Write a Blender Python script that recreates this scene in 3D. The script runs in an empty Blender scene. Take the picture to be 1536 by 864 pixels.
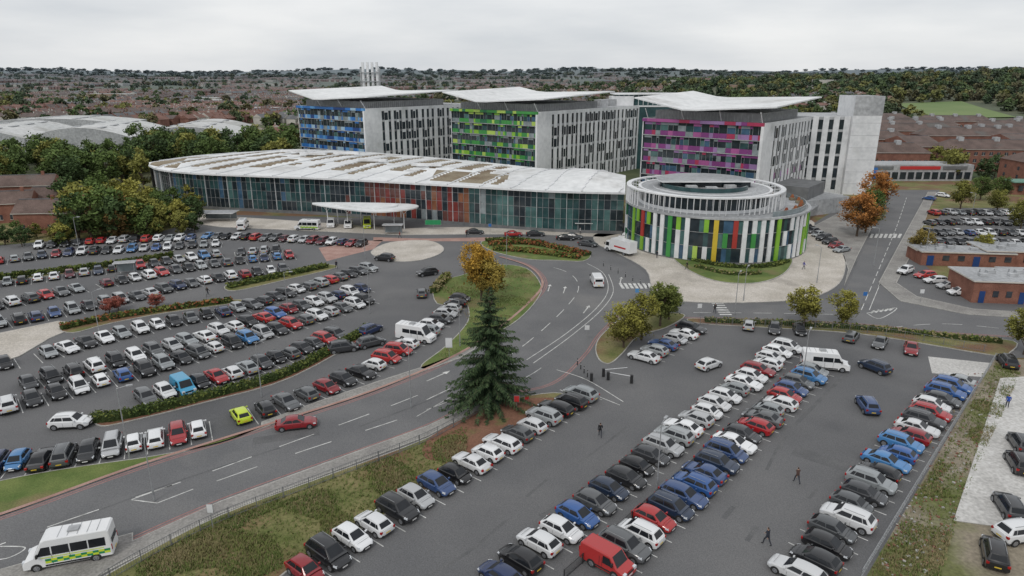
import bpy, bmesh, math, random
from mathutils import Vector, Matrix, noise
R=random.Random(11)
H=38.0; F=1024.0; PITCH=math.atan(320/1024)
SP,CP=math.sin(PITCH),math.cos(PITCH)
scene=bpy.context.scene
def G(u,v,z=0.0):
    "image pixel coordinates -> site coordinates in metres"
    t=(v-432)/F; d=(H-z)/(SP+t*CP)  # image pixel cast from the camera onto the plane at the given height
    return Vector(((u-768)/F*d, d*(CP-t*SP), z))
# ------------------------------------------------------------ materials
def nt(m):
    m.use_nodes=True; n=m.node_tree; return n,n.nodes,n.links
def rgb(c): return (c[0],c[1],c[2],1)
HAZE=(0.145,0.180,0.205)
def mk(name,c1,c2=None,scale=1.0,rough=.8,bump=0.0,metal=0.0,haze=False,fine=0.0,objcol=False,spec=.4,coat=0.0,mult=1.0,patch=None,detail=5):
    m=bpy.data.materials.new(name); t,N,L=nt(m)
    b=N['Principled BSDF']; b.inputs['Roughness'].default_value=rough; b.inputs['Metallic'].default_value=metal
    b.inputs['Specular IOR Level'].default_value=spec
    if coat: b.inputs['Coat Weight'].default_value=coat; b.inputs['Coat Roughness'].default_value=.06
    tc=N.new('ShaderNodeTexCoord')
    if c2 is None and not objcol: c2=tuple(x*.85 for x in c1)
    def noi(s,d=5):
        n=N.new('ShaderNodeTexNoise'); n.inputs['Scale'].default_value=s; n.inputs['Detail'].default_value=d
        L.new(tc.outputs['Object'],n.inputs['Vector']); return n
    if objcol:
        oi=N.new('ShaderNodeObjectInfo'); mx=N.new('ShaderNodeMixRGB'); mx.blend_type='MULTIPLY'; mx.inputs[0].default_value=1
        L.new(oi.outputs['Color'],mx.inputs[1]); mx.inputs[2].default_value=(mult,mult,mult,1); col=mx.outputs[0]
        if c1:
            n=noi(scale); mx2=N.new('ShaderNodeMixRGB'); mx2.blend_type='MULTIPLY'; mx2.inputs[0].default_value=1
            cr=N.new('ShaderNodeValToRGB'); cr.color_ramp.elements[0].position=.35; cr.color_ramp.elements[1].position=.65
            cr.color_ramp.elements[0].color=rgb(c1); cr.color_ramp.elements[1].color=rgb(c2)
            L.new(n.outputs[0],cr.inputs[0]); L.new(col,mx2.inputs[1]); L.new(cr.outputs[0],mx2.inputs[2]); col=mx2.outputs[0]
    else:
        n=noi(scale,detail); cr=N.new('ShaderNodeValToRGB')
        cr.color_ramp.elements[0].position=.36; cr.color_ramp.elements[1].position=.64
        cr.color_ramp.elements[0].color=rgb(c1); cr.color_ramp.elements[1].color=rgb(c2)
        L.new(n.outputs[0],cr.inputs[0]); col=cr.outputs[0]
    if patch:
        n3=noi(patch[1],6); cr3=N.new('ShaderNodeValToRGB'); cr3.color_ramp.elements[0].position=patch[2]; cr3.color_ramp.elements[1].position=patch[2]+.1
        L.new(n3.outputs[0],cr3.inputs[0]); mp=N.new('ShaderNodeMixRGB'); L.new(cr3.outputs[0],mp.inputs[0]); L.new(col,mp.inputs[1]); mp.inputs[2].default_value=rgb(patch[0]); col=mp.outputs[0]
    if fine:
        n2=noi(fine,3); m2=N.new('ShaderNodeMixRGB'); m2.blend_type='OVERLAY'; m2.inputs[0].default_value=.55
        L.new(col,m2.inputs[1]); L.new(n2.outputs[0],m2.inputs[2]); col=m2.outputs[0]
    if haze:  # aerial haze painted into the base colour, stronger with distance from origin
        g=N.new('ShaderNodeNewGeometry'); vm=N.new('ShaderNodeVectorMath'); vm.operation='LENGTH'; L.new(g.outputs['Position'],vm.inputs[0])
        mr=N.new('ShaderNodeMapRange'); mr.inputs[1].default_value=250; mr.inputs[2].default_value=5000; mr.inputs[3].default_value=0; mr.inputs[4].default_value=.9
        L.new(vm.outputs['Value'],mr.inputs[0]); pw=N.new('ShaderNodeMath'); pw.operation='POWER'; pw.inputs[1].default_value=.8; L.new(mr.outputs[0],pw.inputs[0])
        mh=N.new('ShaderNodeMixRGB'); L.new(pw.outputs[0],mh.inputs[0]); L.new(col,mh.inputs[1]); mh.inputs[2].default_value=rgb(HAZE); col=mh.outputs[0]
    L.new(col,b.inputs['Base Color'])
    if bump:
        bn=N.new('ShaderNodeBump'); bn.inputs['Strength'].default_value=bump; bn.inputs['Distance'].default_value=.05
        nb=noi(fine if fine else scale*8,4); L.new(nb.outputs[0],bn.inputs['Height']); L.new(bn.outputs[0],b.inputs['Normal'])
    return m
M={}
M['asphalt']=mk('asphalt',(.118,.119,.123),(.152,.151,.152),.07,.9,.3,fine=9,patch=((.102,.103,.107),.035,.54))
M['road']=mk('road_asphalt',(.128,.129,.133),(.158,.158,.160),.12,.9,.3,fine=9,patch=((.178,.175,.172),.05,.57))
M['tar']=mk('tar_repair',(.100,.101,.104),(.130,.130,.131),.5,.85,fine=9)
M['mark']=mk('road_marking',(.42,.42,.40),(.68,.68,.66),1.2,.7,fine=14,patch=((.30,.30,.29),1.6,.6))
M['redline']=mk('red_line',(.30,.13,.12),(.36,.19,.17),1.0,.8,fine=12)
M['redpave']=mk('red_paving',(.32,.19,.16),(.40,.26,.22),.4,.85,fine=8)
M['kerb']=mk('kerb_concrete',(.30,.29,.27),(.42,.41,.38),.8,.85,fine=6)
M['pave']=mk('pavement_buff',(.42,.385,.335),(.54,.50,.45),.18,.85,.2,fine=5,patch=((.36,.33,.29),.1,.58))
M['pavegrey']=mk('pavement_grey',(.22,.21,.20),(.30,.29,.27),.25,.85,.2,fine=5)
M['concrete']=mk('concrete_path',(.46,.45,.43),(.54,.53,.51),.2,.9,.1,fine=3,patch=((.41,.40,.38),.12,.6))
M['grass']=mk('grass',(.085,.130,.030),(.155,.190,.055),.25,.95,.6,fine=7,patch=((.19,.16,.075),.12,.56))
M['rough']=mk('rough_grass',(.115,.130,.038),(.215,.19,.085),.22,.95,.8,fine=5,patch=((.175,.10,.058),.09,.50))
M['soil']=mk('red_soil',(.17,.08,.05),(.215,.11,.07),.4,.95,.6,fine=5,patch=((.14,.13,.05),.3,.58))
M['dirt']=mk('rubble_ground',(.21,.18,.13),(.31,.27,.21),.2,.95,.8,fine=3,patch=((.135,.145,.055),.1,.50))
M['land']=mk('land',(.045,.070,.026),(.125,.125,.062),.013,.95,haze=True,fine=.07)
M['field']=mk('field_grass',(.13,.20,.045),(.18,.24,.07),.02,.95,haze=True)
M['paint']=mk('car_paint',None,objcol=True,rough=.3,coat=.6,spec=.45)
M['glass']=mk('car_glass',(.012,.014,.017),(.022,.025,.03),.5,.08,spec=.35)
M['tyre']=mk('tyre_rubber',(.015,.015,.015),(.03,.03,.03),5,.8)
M['trim']=mk('black_trim',(.02,.02,.022),(.03,.03,.03),5,.5)
M['hub']=mk('alloy_wheel',(.36,.37,.39),(.26,.27,.29),6,.35,metal=.5)
M['headl']=mk('headlamp',(.55,.58,.61),(.68,.7,.73),3,.12)
M['taill']=mk('tail_lamp',(.38,.015,.012),(.28,.01,.01),3,.2)
M['platew']=mk('plate_white',(.7,.7,.68),(.6,.6,.6),8,.5)
M['platey']=mk('plate_yellow',(.65,.48,.06),(.6,.42,.05),8,.5)
M['white']=mk('white_cladding',(.64,.65,.66),(.76,.77,.78),.12,.45,fine=.8,patch=((.56,.57,.57),.2,.6))
M['whitevan']=mk('white_paint',(.70,.71,.72),(.77,.77,.77),.6,.3,coat=.4)
M['hivis']=mk('hivis_yellow',(.58,.70,.05),(.52,.64,.04),3,.5)
M['hgreen']=mk('livery_green',(.02,.26,.10),(.02,.22,.08),3,.5)
M['bred']=mk('livery_red',(.50,.04,.04),(.45,.03,.03),3,.5)
M['roofw']=mk('roof_membrane',(.62,.63,.63),(.78,.79,.79),.05,.6,fine=.6,patch=((.54,.54,.53),.06,.58))
M['sedum']=mk('sedum_roof',(.165,.12,.075),(.26,.22,.155),.15,.95,.4,fine=2)
M['greyroof']=mk('grey_roof',(.28,.29,.30),(.38,.39,.40),.1,.7,fine=1.5)
M['greyclad']=mk('grey_cladding',(.33,.34,.35),(.42,.43,.44),.1,.6,fine=1)
M['dgrey']=mk('dark_louvre',(.13,.135,.14),(.18,.185,.19),.5,.6)
M['lgrey']=mk('light_louvre',(.24,.245,.25),(.30,.305,.31),.5,.6)
M['steel']=mk('galvanised_steel',(.30,.31,.32),(.42,.43,.44),2,.45,metal=.4)
M['gsteel']=mk('weathered_railing',(.13,.135,.14),(.19,.195,.2),2,.6)
M['black']=mk('black_railing',(.02,.02,.022),(.035,.035,.035),2,.5)
def gl(name,c,r=.08): return mk(name,c,tuple(x*1.5+.006 for x in c),.5,r,spec=.55)
M['g_dark']=gl('glass_dark',(.016,.024,.030))
M['g_teal']=gl('glass_teal',(.022,.055,.058))
M['g_teal2']=gl('glass_teal_light',(.055,.115,.112))
M['g_red']=gl('glass_red',(.15,.030,.026))
M['g_red2']=gl('glass_brown',(.10,.04,.034))
M['g_org']=gl('glass_orange',(.18,.075,.04))
M['g_pale']=gl('glass_pale',(.18,.21,.22),.15)
M['g_blue']=gl('glass_blue',(.04,.085,.14))
def pc(name,c): M[name]=mk('panel_'+name,tuple(x*.85 for x in c),c,.3,.35)
pc('blue1',(.04,.17,.47)); pc('blue2',(.11,.31,.60)); pc('blue3',(.34,.49,.62)); pc('blue4',(.02,.06,.20))
pc('grn1',(.24,.48,.05)); pc('grn2',(.06,.29,.07)); pc('grn3',(.42,.58,.12)); pc('grn4',(.03,.16,.08))
pc('mag1',(.22,.05,.20)); pc('mag2',(.38,.10,.28)); pc('mag3',(.32,.19,.39)); pc('mag4',(.40,.04,.10))
pc('yel',(.64,.47,.05)); pc('redp',(.42,.05,.04)); pc('teal',(.04,.19,.19))
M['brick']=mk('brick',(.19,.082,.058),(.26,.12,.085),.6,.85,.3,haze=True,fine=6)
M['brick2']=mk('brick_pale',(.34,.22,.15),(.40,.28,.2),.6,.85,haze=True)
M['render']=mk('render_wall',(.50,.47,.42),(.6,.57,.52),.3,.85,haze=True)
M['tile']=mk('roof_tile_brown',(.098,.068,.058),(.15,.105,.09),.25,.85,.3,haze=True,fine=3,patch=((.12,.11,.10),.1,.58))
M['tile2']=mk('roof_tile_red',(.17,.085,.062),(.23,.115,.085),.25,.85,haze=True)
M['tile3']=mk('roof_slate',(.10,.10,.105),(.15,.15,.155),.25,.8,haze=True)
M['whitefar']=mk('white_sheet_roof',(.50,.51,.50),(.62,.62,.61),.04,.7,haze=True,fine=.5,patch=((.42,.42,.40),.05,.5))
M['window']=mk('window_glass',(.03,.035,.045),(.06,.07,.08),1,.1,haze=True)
M['grnroof']=mk('green_metal_roof',(.13,.27,.21),(.17,.32,.26),.3,.6)
M['bark']=mk('bark',(.07,.05,.035),(.12,.09,.065),2,.9,.5)
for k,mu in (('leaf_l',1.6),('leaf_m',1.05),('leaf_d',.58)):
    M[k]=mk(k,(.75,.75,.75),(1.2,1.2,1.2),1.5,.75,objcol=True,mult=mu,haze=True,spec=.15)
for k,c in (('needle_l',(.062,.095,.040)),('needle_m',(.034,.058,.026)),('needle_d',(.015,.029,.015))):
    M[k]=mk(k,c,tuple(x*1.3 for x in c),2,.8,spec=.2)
M['hedge_l']=mk('hedge_leaf_light',(.12,.15,.035),(.19,.20,.055),.4,.8,spec=.15)
M['hedge_m']=mk('hedge_leaf',(.07,.105,.026),(.115,.145,.038),.4,.8,spec=.15)
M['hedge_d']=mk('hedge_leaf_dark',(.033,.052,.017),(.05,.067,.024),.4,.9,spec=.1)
M['hedge_r']=mk('hedge_leaf_red',(.22,.06,.035),(.30,.13,.055),.4,.8,spec=.15)
M['dry']=mk('dry_grass_blades',(.29,.24,.13),(.20,.18,.08),.3,.9)
M['blade']=mk('green_grass_blades',(.11,.155,.04),(.16,.19,.055),.3,.9)
M['skin']=mk('skin',(.45,.27,.19),(.5,.31,.22),9,.6)
M['hair']=mk('hair',(.03,.02,.015),(.05,.035,.025),20,.8)
M['jacket']=mk('jacket_cloth',(.8,.8,.8),(1.1,1.1,1.1),6,.85,objcol=True)
M['trouser']=mk('trouser_cloth',(.025,.028,.04),(.04,.043,.055),6,.85)
M['shoe']=mk('shoe_leather',(.02,.018,.016),(.03,.03,.03),6,.6)
# ------------------------------------------------------------ mesh builder
class MB:
    def __init__(s): s.v=[]; s.f=[]; s.mi=[]; s.mats=[]
    def m(s,k):
        if k not in s.mats: s.mats.append(k)
        return s.mats.index(k)
    def face(s,pts,k):
        i=len(s.v); s.v.extend([tuple(p) for p in pts]); s.f.append(tuple(range(i,i+len(pts)))); s.mi.append(s.m(k))
    def mesh8(s,p,k,ktop=None):
        i=len(s.v); s.v.extend([tuple(q) for q in p]); a=s.m(k); t=s.m(ktop or k)
        for n,f in enumerate(((0,3,2,1),(4,5,6,7),(0,1,5,4),(1,2,6,5),(2,3,7,6),(3,0,4,7))):
            s.f.append(tuple(i+j for j in f)); s.mi.append(t if n==1 else a)
    def box(s,c,d,k,rot=0,ktop=None):
        ca,sa=math.cos(rot),math.sin(rot); P=[]
        for z in (-.5,.5):
            for x,y in ((-.5,-.5),(.5,-.5),(.5,.5),(-.5,.5)):
                X,Y=x*d[0],y*d[1]; P.append((c[0]+X*ca-Y*sa,c[1]+X*sa+Y*ca,c[2]+z*d[2]))
        s.mesh8(P,k,ktop)
    def ob(s,o,u,n,s0,s1,z0,z1,d0,d1,k):
        P=[]
        for z in (z0,z1):
            for a,b in ((s0,d1),(s1,d1),(s1,d0),(s0,d0)):
                P.append((o[0]+u[0]*a+n[0]*b,o[1]+u[1]*a+n[1]*b,z))
        s.mesh8(P,k)
    def prism(s,pts,z0,z1,k,ktop=None):
        n=len(pts); s.face([(p[0],p[1],z1) for p in pts],ktop or k)
        for i in range(n):
            a,b=pts[i],pts[(i+1)%n]; s.face([(a[0],a[1],z0),(b[0],b[1],z0),(b[0],b[1],z1),(a[0],a[1],z1)],k)
    def cyl(s,p0,p1,r0,r1,n,k,cap=True,kcap=None):
        p0=Vector(p0);p1=Vector(p1); d=(p1-p0).normalized(); a=d.orthogonal().normalized(); b=d.cross(a)
        i=len(s.v)
        for p,r in ((p0,r0),(p1,r1)):
            for j in range(n):
                t=2*math.pi*j/n; s.v.append(tuple(p+a*(r*math.cos(t))+b*(r*math.sin(t))))
        mm=s.m(k)
        for j in range(n):
            q=(j+1)%n; s.f.append((i+j,i+q,i+n+q,i+n+j)); s.mi.append(mm)
        if cap:
            mc=s.m(kcap or k); s.f.append(tuple(range(i+n-1,i-1,-1))); s.mi.append(mc); s.f.append(tuple(range(i+n,i+2*n))); s.mi.append(mc)
    def data(s,name,smooth=False,ang=35,recalc=False,merge=False):
        me=bpy.data.meshes.new(name); me.from_pydata(s.v,[],s.f)
        for k in s.mats: me.materials.append(M[k])
        me.polygons.foreach_set('material_index',s.mi)
        if recalc or merge:
            bm=bmesh.new(); bm.from_mesh(me)
            if merge: bmesh.ops.remove_doubles(bm,verts=bm.verts,dist=.0008)
            bmesh.ops.recalc_face_normals(bm,faces=bm.faces); bm.to_mesh(me); bm.free()
        if smooth:
            me.polygons.foreach_set('use_smooth',[True]*len(me.polygons))
            try: me.set_sharp_from_angle(angle=math.radians(ang))
            except Exception: pass
        me.update(); return me
    def obj(s,name,**k):
        o=bpy.data.objects.new(name,s.data(name,**k)); scene.collection.objects.link(o); return o
def inst(name,me,loc,rz=0,sc=1,col=None,parent=None):
    o=bpy.data.objects.new(name,me); scene.collection.objects.link(o); o.location=loc; o.rotation_euler=(0,0,rz)
    o.scale=(sc,sc,sc) if not isinstance(sc,tuple) else sc
    if col: o.color=(col[0],col[1],col[2],1)
    if parent: o.parent=parent
    return o
def empty(name):
    e=bpy.data.objects.new(name,None); scene.collection.objects.link(e); return e
def catmull(P,n=6,closed=False):
    out=[]; N=len(P); rng=range(N if closed else N-1)
    for i in rng:
        p0=P[(i-1)%N] if closed or i>0 else P[0]; p1=P[i]; p2=P[(i+1)%N]; p3=P[(i+2)%N] if closed or i+2<N else P[-1]
        for j in range(n):
            t=j/n; out.append(.5*((2*p1)+(p2-p0)*t+(2*p0-5*p1+4*p2-p3)*t*t+(3*p1-p0-3*p2+p3)*t**3))
    if not closed: out.append(P[-1])
    return out
def px(L,z=0): return [G(a,b,z) for a,b in L]
def resample(P,step,count=None):
    L=[0]
    for i in range(1,len(P)): L.append(L[-1]+(P[i]-P[i-1]).length)
    T=L[-1]; n=count-1 if count else max(1,int(T/step)); out=[]; k=0
    for j in range(n+1):
        s=(T*j/n) if count else j*step
        while k<len(L)-2 and L[k+1]<s: k+=1
        seg=max(1e-6,L[k+1]-L[k]); t=(s-L[k])/seg; d=(P[k+1]-P[k]).normalized(); out.append((P[k].lerp(P[k+1],min(1,t)),d))
    return out
def ribbon(mb,P,w,z,k,off=0):
    n=len(P); Ls=[];Rs=[]
    for i in range(n):
        d=(P[min(n-1,i+1)]-P[max(0,i-1)]); d.z=0; d.normalize(); q=Vector((-d.y,d.x,0))
        a=P[i]+q*(off+w/2); b=P[i]+q*(off-w/2); Ls.append((a.x,a.y,z)); Rs.append((b.x,b.y,z))
    for i in range(n-1): mb.face([Rs[i],Rs[i+1],Ls[i+1],Ls[i]],k)
def dashes(mb,P,w,z,dash,gap,k='mark'):
    S=resample(P,.5); per=int((dash+gap)/.5); dn=int(dash/.5)
    for i in range(0,len(S)-dn,per): ribbon(mb,[p for p,_ in S[i:i+dn+1]],w,z,k)
def slab(name,P,fill,z1=.12,z0=-.05,kerb=.16,smooth=True,closed_n=4,kerbk='kerb'):
    pts=catmull(P,closed_n,True) if smooth else P
    bm=bmesh.new(); vs=[bm.verts.new((p.x,p.y,z1)) for p in pts]; f=bm.faces.new(vs); bm.normal_update()
    if f.normal.z<0: f.normal_flip()
    ed=list(f.edges)
    r=bmesh.ops.extrude_edge_only(bm,edges=ed)
    for g in r['geom']:
        if isinstance(g,bmesh.types.BMVert): g.co.z=z0
    for ff in bm.faces: ff.material_index=0
    if kerb:
        bmesh.ops.inset_individual(bm,faces=[f],thickness=kerb,use_even_offset=False)
    f.material_index=1
    me=bpy.data.meshes.new(name); bm.to_mesh(me); bm.free(); me.materials.append(M[kerbk]); me.materials.append(M[fill])
    o=bpy.data.objects.new(name,me); scene.collection.objects.link(o); return o
def sheet(name,P,z,k,smooth=False):
    pts=catmull(P,4,True) if smooth else P
    mb=MB(); mb.face([(p.x,p.y,z) for p in pts],k); o=mb.obj(name)
    return o
# ------------------------------------------------------------ terrain
def sm(a,b,x):
    t=max(0,min(1,(x-a)/(b-a))); return t*t*(3-2*t)
def terr(x,y):
    r=math.hypot(x,y); a=sm(420,900,r)
    if a<=0: return 0.0
    z=a*8*noise.noise(Vector((x/420,y/420,1)))
    z+=64*sm(1300,5600,r)*(.85+.6*noise.noise(Vector((x/1200,y/1500,5))))
    z+=a*37*math.exp(-(((x-720)/330)**2+((y-960)/230)**2))
    z+=a*22*math.exp(-(((x-330)/260)**2+((y-1150)/200)**2))
    return z
def axis(lim0,lim1,near,step,g):
    a=[0.0]; s=step
    while a[-1]<lim1:
        if a[-1]>near: s*=g
        a.append(a[-1]+s)
    b=[0.0]; s=step
    while b[-1]>lim0:
        if b[-1]<-near: s*=g
        b.append(b[-1]-s)
    return sorted(set(a+b))
xs=axis(-7500,7500,900,45,1.09); ys=axis(-300,8500,1400,45,1.07)
mb=MB(); W_=len(xs)
for y in ys:
    for x in xs: mb.v.append((x,y,terr(x,y)))
mm=mb.m('land')
for j in range(len(ys)-1):
    for i in range(W_-1):
        a=j*W_+i; mb.f.append((a,a+1,a+W_+1,a+W_)); mb.mi.append(mm)
mb.obj('ground',smooth=True,ang=80)
FX0,FX1,FY0,FY1=352,420,585,740
mb=MB(); n=14
for i in range(n):
    for j in range(n):
        q=[]
        for a,b in ((i,j),(i+1,j),(i+1,j+1),(i,j+1)):
            x=FX0+(FX1-FX0)*a/n+(b/n)*50; y=FY0+(FY1-FY0)*b/n; q.append((x,y,terr(x,y)+.8))
        mb.face(q,'field')
mb.obj('field')
def infield(x,y): return FX0-12<x-(y-FY0)/3<FX1+12 and FY0-70<y<FY1
# near ground cover
sheet('verge_ground',px([(-700,1100),(-600,400),(-100,340),(230,300),(600,300),(1250,300),(1300,270),(1640,270),(2300,500),(2000,1100)]),.008,'rough')
sheet('car_park_asphalt',px([(-700,1090),(-600,420),(0,368),(240,348),(330,322),(940,335),(1205,345),(1300,285),(1410,285),(1362,372),(1420,430),(1560,462),(1900,500),(1900,536),(1492,537),(1300,864),(1200,1040),(300,1080)]),.02,'asphalt')
sheet('side_car_park',px([(1385,372),(1415,312),(1700,312),(1900,390),(1560,400)]),.02,'asphalt')
main_u=px([(-160,820),(0,775),(210,700),(400,640),(560,588),(680,537),(745,497),(795,455),(816,425),(795,400),(750,385)])
main_l=px([(-100,990),(60,880),(200,812),(330,755),(480,700),(640,642),(730,600),(830,578),(880,535),(905,500),(945,462),(975,432),(965,408),(930,385)])
cu=catmull(main_u,6); cl=catmull(main_l,6)
sheet('main_road',cu+cl[::-1],.026,'road')
ju=catmull(px([(975,465),(1060,458),(1200,456),(1262,440),(1290,385),(1322,320),(1342,288)]),6)
jl=catmull(px([(985,478),(1060,478),(1180,482),(1300,488),(1420,500),(1620,512)]),6)
jr=catmull(px([(1620,482),(1450,472),(1360,450),(1316,425),(1345,370),(1372,320),(1388,288)]),6)
sheet('side_road',ju+jr[::-1]+jl[::-1],.024,'road')
# tar repairs
mb=MB(); rr=random.Random(8)
for L in ([(1180,655),(1165,675),(1150,705)],[(1100,760),(1085,778)],[(1225,735),(1213,748)],[(1135,790),(1120,812)],[(940,640),(905,668),(860,700)],[(760,780),(700,830),(640,864)],[(1270,560),(1230,600),(1190,640)],[(820,720),(790,745)]):
    P=catmull(px(L),5) if len(L)>2 else px(L); ribbon(mb,P,rr.uniform(.25,.5),.0235,'tar')
for L in ([(60,800),(250,728),(420,672)],[(540,640),(650,598),(740,556)],[(640,470),(600,500),(560,530)],[(120,665),(320,628),(380,600)]):
    P=catmull(px(L),6); ribbon(mb,P,.28,.0285,'tar')
for u,v,w,d,a in ((860,765,6,3,.7),(1235,690,2,6,.9),(430,655,7,1.6,.3)):
    p=G(u,v); ca,sa=math.cos(a),math.sin(a); mb.face([(p.x+x*ca-y*sa,p.y+x*sa+y*ca,.0228 if u!=430 else .0288) for x,y in((-w/2,-d/2),(w/2,-d/2),(w/2,d/2),(-w/2,d/2))],'tar')
mb.obj('tar_repairs')
# markings
mb=MB()
def ln(L,w=.12,dash=None,gap=None,k='mark',z=.036):
    P=catmull(px(L),6) if len(L)>2 else px(L)
    if dash: dashes(mb,P,w,z,dash,gap,k)
    else: ribbon(mb,P,w,z,k)
ln([(-80,850),(60,795),(290,717),(420,670),(560,619),(640,588)],.13,4,3)
ln([(325,722),(430,685),(530,652),(620,622),(690,596)],.13,4,4)
ln([(258,728),(197,750)]);ln([(197,750),(236,755)]);ln([(236,755),(290,734)])
ln([(625,625),(690,588)],.1)
ln([(640,600),(720,560),(790,515),(850,460),(868,430),(850,408),(800,394)],.13,4,3)
ln([(790,540),(850,500),(895,462),(912,435),(905,410),(880,395)],.12)
ln([(800,545),(858,503),(902,465),(920,437),(913,412)],.12)
ln([(740,590),(800,560),(840,530)],.13,4,2)
ln([(1040,469),(1160,470),(1260,472)],.13,3,2); ln([(1330,492),(1420,486),(1540,497)],.12,3,2)
ln([(1292,465),(1320,400),(1345,340),(1360,296)],.13,4,2); ln([(1304,465),(1330,402)],.12)
for a in range(7): ln([(1306+a*7,357),(1309+a*7,351)],.6)
for a in range(7): ln([(930+a*7,425),(935+a*7,433)],.55)
for a in range(6): ln([(1067+a*2.5,455+a*3.4),(1085+a*2.5,455+a*3.4)],.5)
ln([(1300,470),(1345,462),(1320,478),(1300,470)],.15)
for a in range(5): ln([(1306+a*7,470-a),(1312+a*7,466-a)],.35)
ln([(835,555),(880,570),(935,603)],.12); ln([(860,580),(930,608)],.12)
ln([(0,820),(38,822),(10,838),(-30,840)],.12)
ln([(840,585),(868,597)],.12)
def arrow(u,v,du,dv):
    a=G(u,v);b=G(u+du,v+dv); d=(b-a).normalized(); q=Vector((-d.y,d.x,0)); l=3.2
    e=a+d*l; mb.face([(a+q*.09).to_tuple()[:2]+(.036,),(a-q*.09).to_tuple()[:2]+(.036,),(e-q*.09).to_tuple()[:2]+(.036,),(e+q*.09).to_tuple()[:2]+(.036,)],'mark')
    t=e+d*1.1; mb.face([(e+q*.4).to_tuple()[:2]+(.036,),(e-q*.4).to_tuple()[:2]+(.036,),t.to_tuple()[:2]+(.036,)],'mark')
arrow(845,440,3,-9);arrow(822,437,3,-9);arrow(875,470,7,-9);arrow(640,572,9,-4);arrow(1318,430,4,-9);arrow(930,425,2,-8)
def redl(P,off=.5):
    ribbon(mb,P,.13,.031,'redline',off); ribbon(mb,P,.13,.031,'redline',off-.35*(1 if off>0 else -1))
redl(cu,-.6); redl(cl[:60],.6)
redl(jl,.5)
mb.obj('road_markings')
mb=MB(); ribbon(mb,cu,.45,.13,'redpave',.25); mb.obj('kerb_edging')
# islands, pavements
slab('pavement',px([(-60,872),(200,800),(200,812),(330,753),(480,698),(640,640),(725,600),(735,606),(640,656),(480,716),(330,772),(205,836),(120,880),(-20,960)]),'pavegrey',.12,smooth=False)
slab('grass_verge',px([(205,838),(330,774),(480,718),(640,658),(735,608),(830,590),(850,604),(780,650),(700,700),(560,785),(430,860),(330,930),(60,960),(130,885)]),'rough',.14)
sheet('bare_soil',px([(640,662),(690,632),(755,604),(825,598),(838,604),(780,642),(740,672),(690,690),(640,690)]),.146,'soil',True)
slab('grass_island',px([(652,425),(690,414),(745,398),(790,403),(812,428),(806,450),(778,480),(738,505),(690,532),(645,553),(632,548),(668,520),(698,488),(703,470),(695,455),(655,456)]),'grass',.12)
slab('grass_verge',px([(-150,790),(-150,760),(0,722),(110,702),(235,684),(330,664),(395,640),(392,644),(210,699),(0,772)]),'grass',.12)
slab('pavement',px([(392,643),(500,606),(600,572),(640,556),(690,538),(740,508),(735,504),(690,530),(640,549),(560,575),(480,602),(392,634)]),'pavegrey',.12,smooth=False)
slab('planting_island',px([(722,363),(770,359),(840,368),(884,381),(875,392),(835,391),(790,389),(738,377)]),'grass',.12)
slab('pavement',px([(893,352),(935,348),(1000,350),(1200,330),(1225,345),(1262,378),(1268,405),(1252,432),(1200,450),(1085,455),(1000,450),(978,436),(968,405),(925,380),(895,366)]),'pave',.12)
slab('grass_crescent',px([(1008,384),(1060,395),(1130,398),(1185,388),(1183,405),(1160,420),(1120,427),(1070,422),(1030,405)]),'grass',.26,z0=.1)
slab('pavement',px([(556,378),(585,364),(640,361),(664,370),(662,380),(635,390),(600,393),(572,388)]),'pave',.12)
slab('pavement',px([(270,318),(340,325),(420,330),(600,343),(700,341),(800,345),(935,350),(905,356),(800,352),(690,352),(600,353),(470,347),(330,341),(265,332)]),'pave',.12,smooth=False)
sheet('red_crossing',px([(478,372),(540,362),(575,360),(560,374),(520,384),(490,392)]),.028,'redpave')
sheet('red_crossing',px([(560,356),(640,358),(740,356),(735,362),(640,362),(560,362)]),.028,'redpave')
slab('tree_island',px([(893,520),(905,500),(940,475),(1000,470),(1028,474),(1000,492),(958,505),(935,530),(915,546),(898,540)]),'rough',.12)
slab('grass_verge',px([(1040,478),(1180,484),(1300,490),(1420,503),(1520,512),(1515,530),(1490,534),(1300,503),(1150,492),(1050,486)]),'rough',.12)
slab('pavement',px([(1350,452),(1318,424),(1349,366),(1392,288),(1404,288),(1372,372),(1345,425),(1375,445),(1460,464),(1620,474),(1620,482),(1450,472)]),'pavegrey',.12,smooth=False)
slab('pavement',px([(1220,340),(1318,288),(1338,288),(1318,322),(1286,385),(1266,430),(1272,405),(1262,376),(1234,352)]),'pavegrey',.12,smooth=False)
slab('pavement',px([(-250,560),(0,500),(88,482),(125,487),(75,508),(30,535),(0,545),(-200,600)]),'pave',.12,smooth=False)
slab('planting_strip',px([(90,492),(150,476),(250,461),(350,450),(355,455),(250,470),(165,486),(110,500)]),'rough',.13)
slab('planting_strip',px([(340,428),(400,415),(480,398),(505,402),(430,420),(352,437)]),'rough',.13)
slab('planting_strip',px([(0,415),(150,398),(260,384),(270,388),(150,405),(0,422)]),'rough',.13)
slab('hedge_bed',px([(140,628),(180,622),(300,594),(430,556),(550,492),(556,500),(440,566),(310,604),(190,634),(150,640)]),'soil',.12)
sheet('rubble_verge',px([(1492,537),(1900,560),(2300,1100),(1180,1080),(1300,864)]),.024,'dirt')
slab('concrete_path',px([(1500,568),(1620,560),(1800,700),(1560,800),(1430,782)]),'concrete',.1,smooth=False,kerb=.05)
sheet('concrete_pad',px([(1392,535),(1488,545),(1476,566),(1398,560)]),.030,'concrete')
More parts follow.
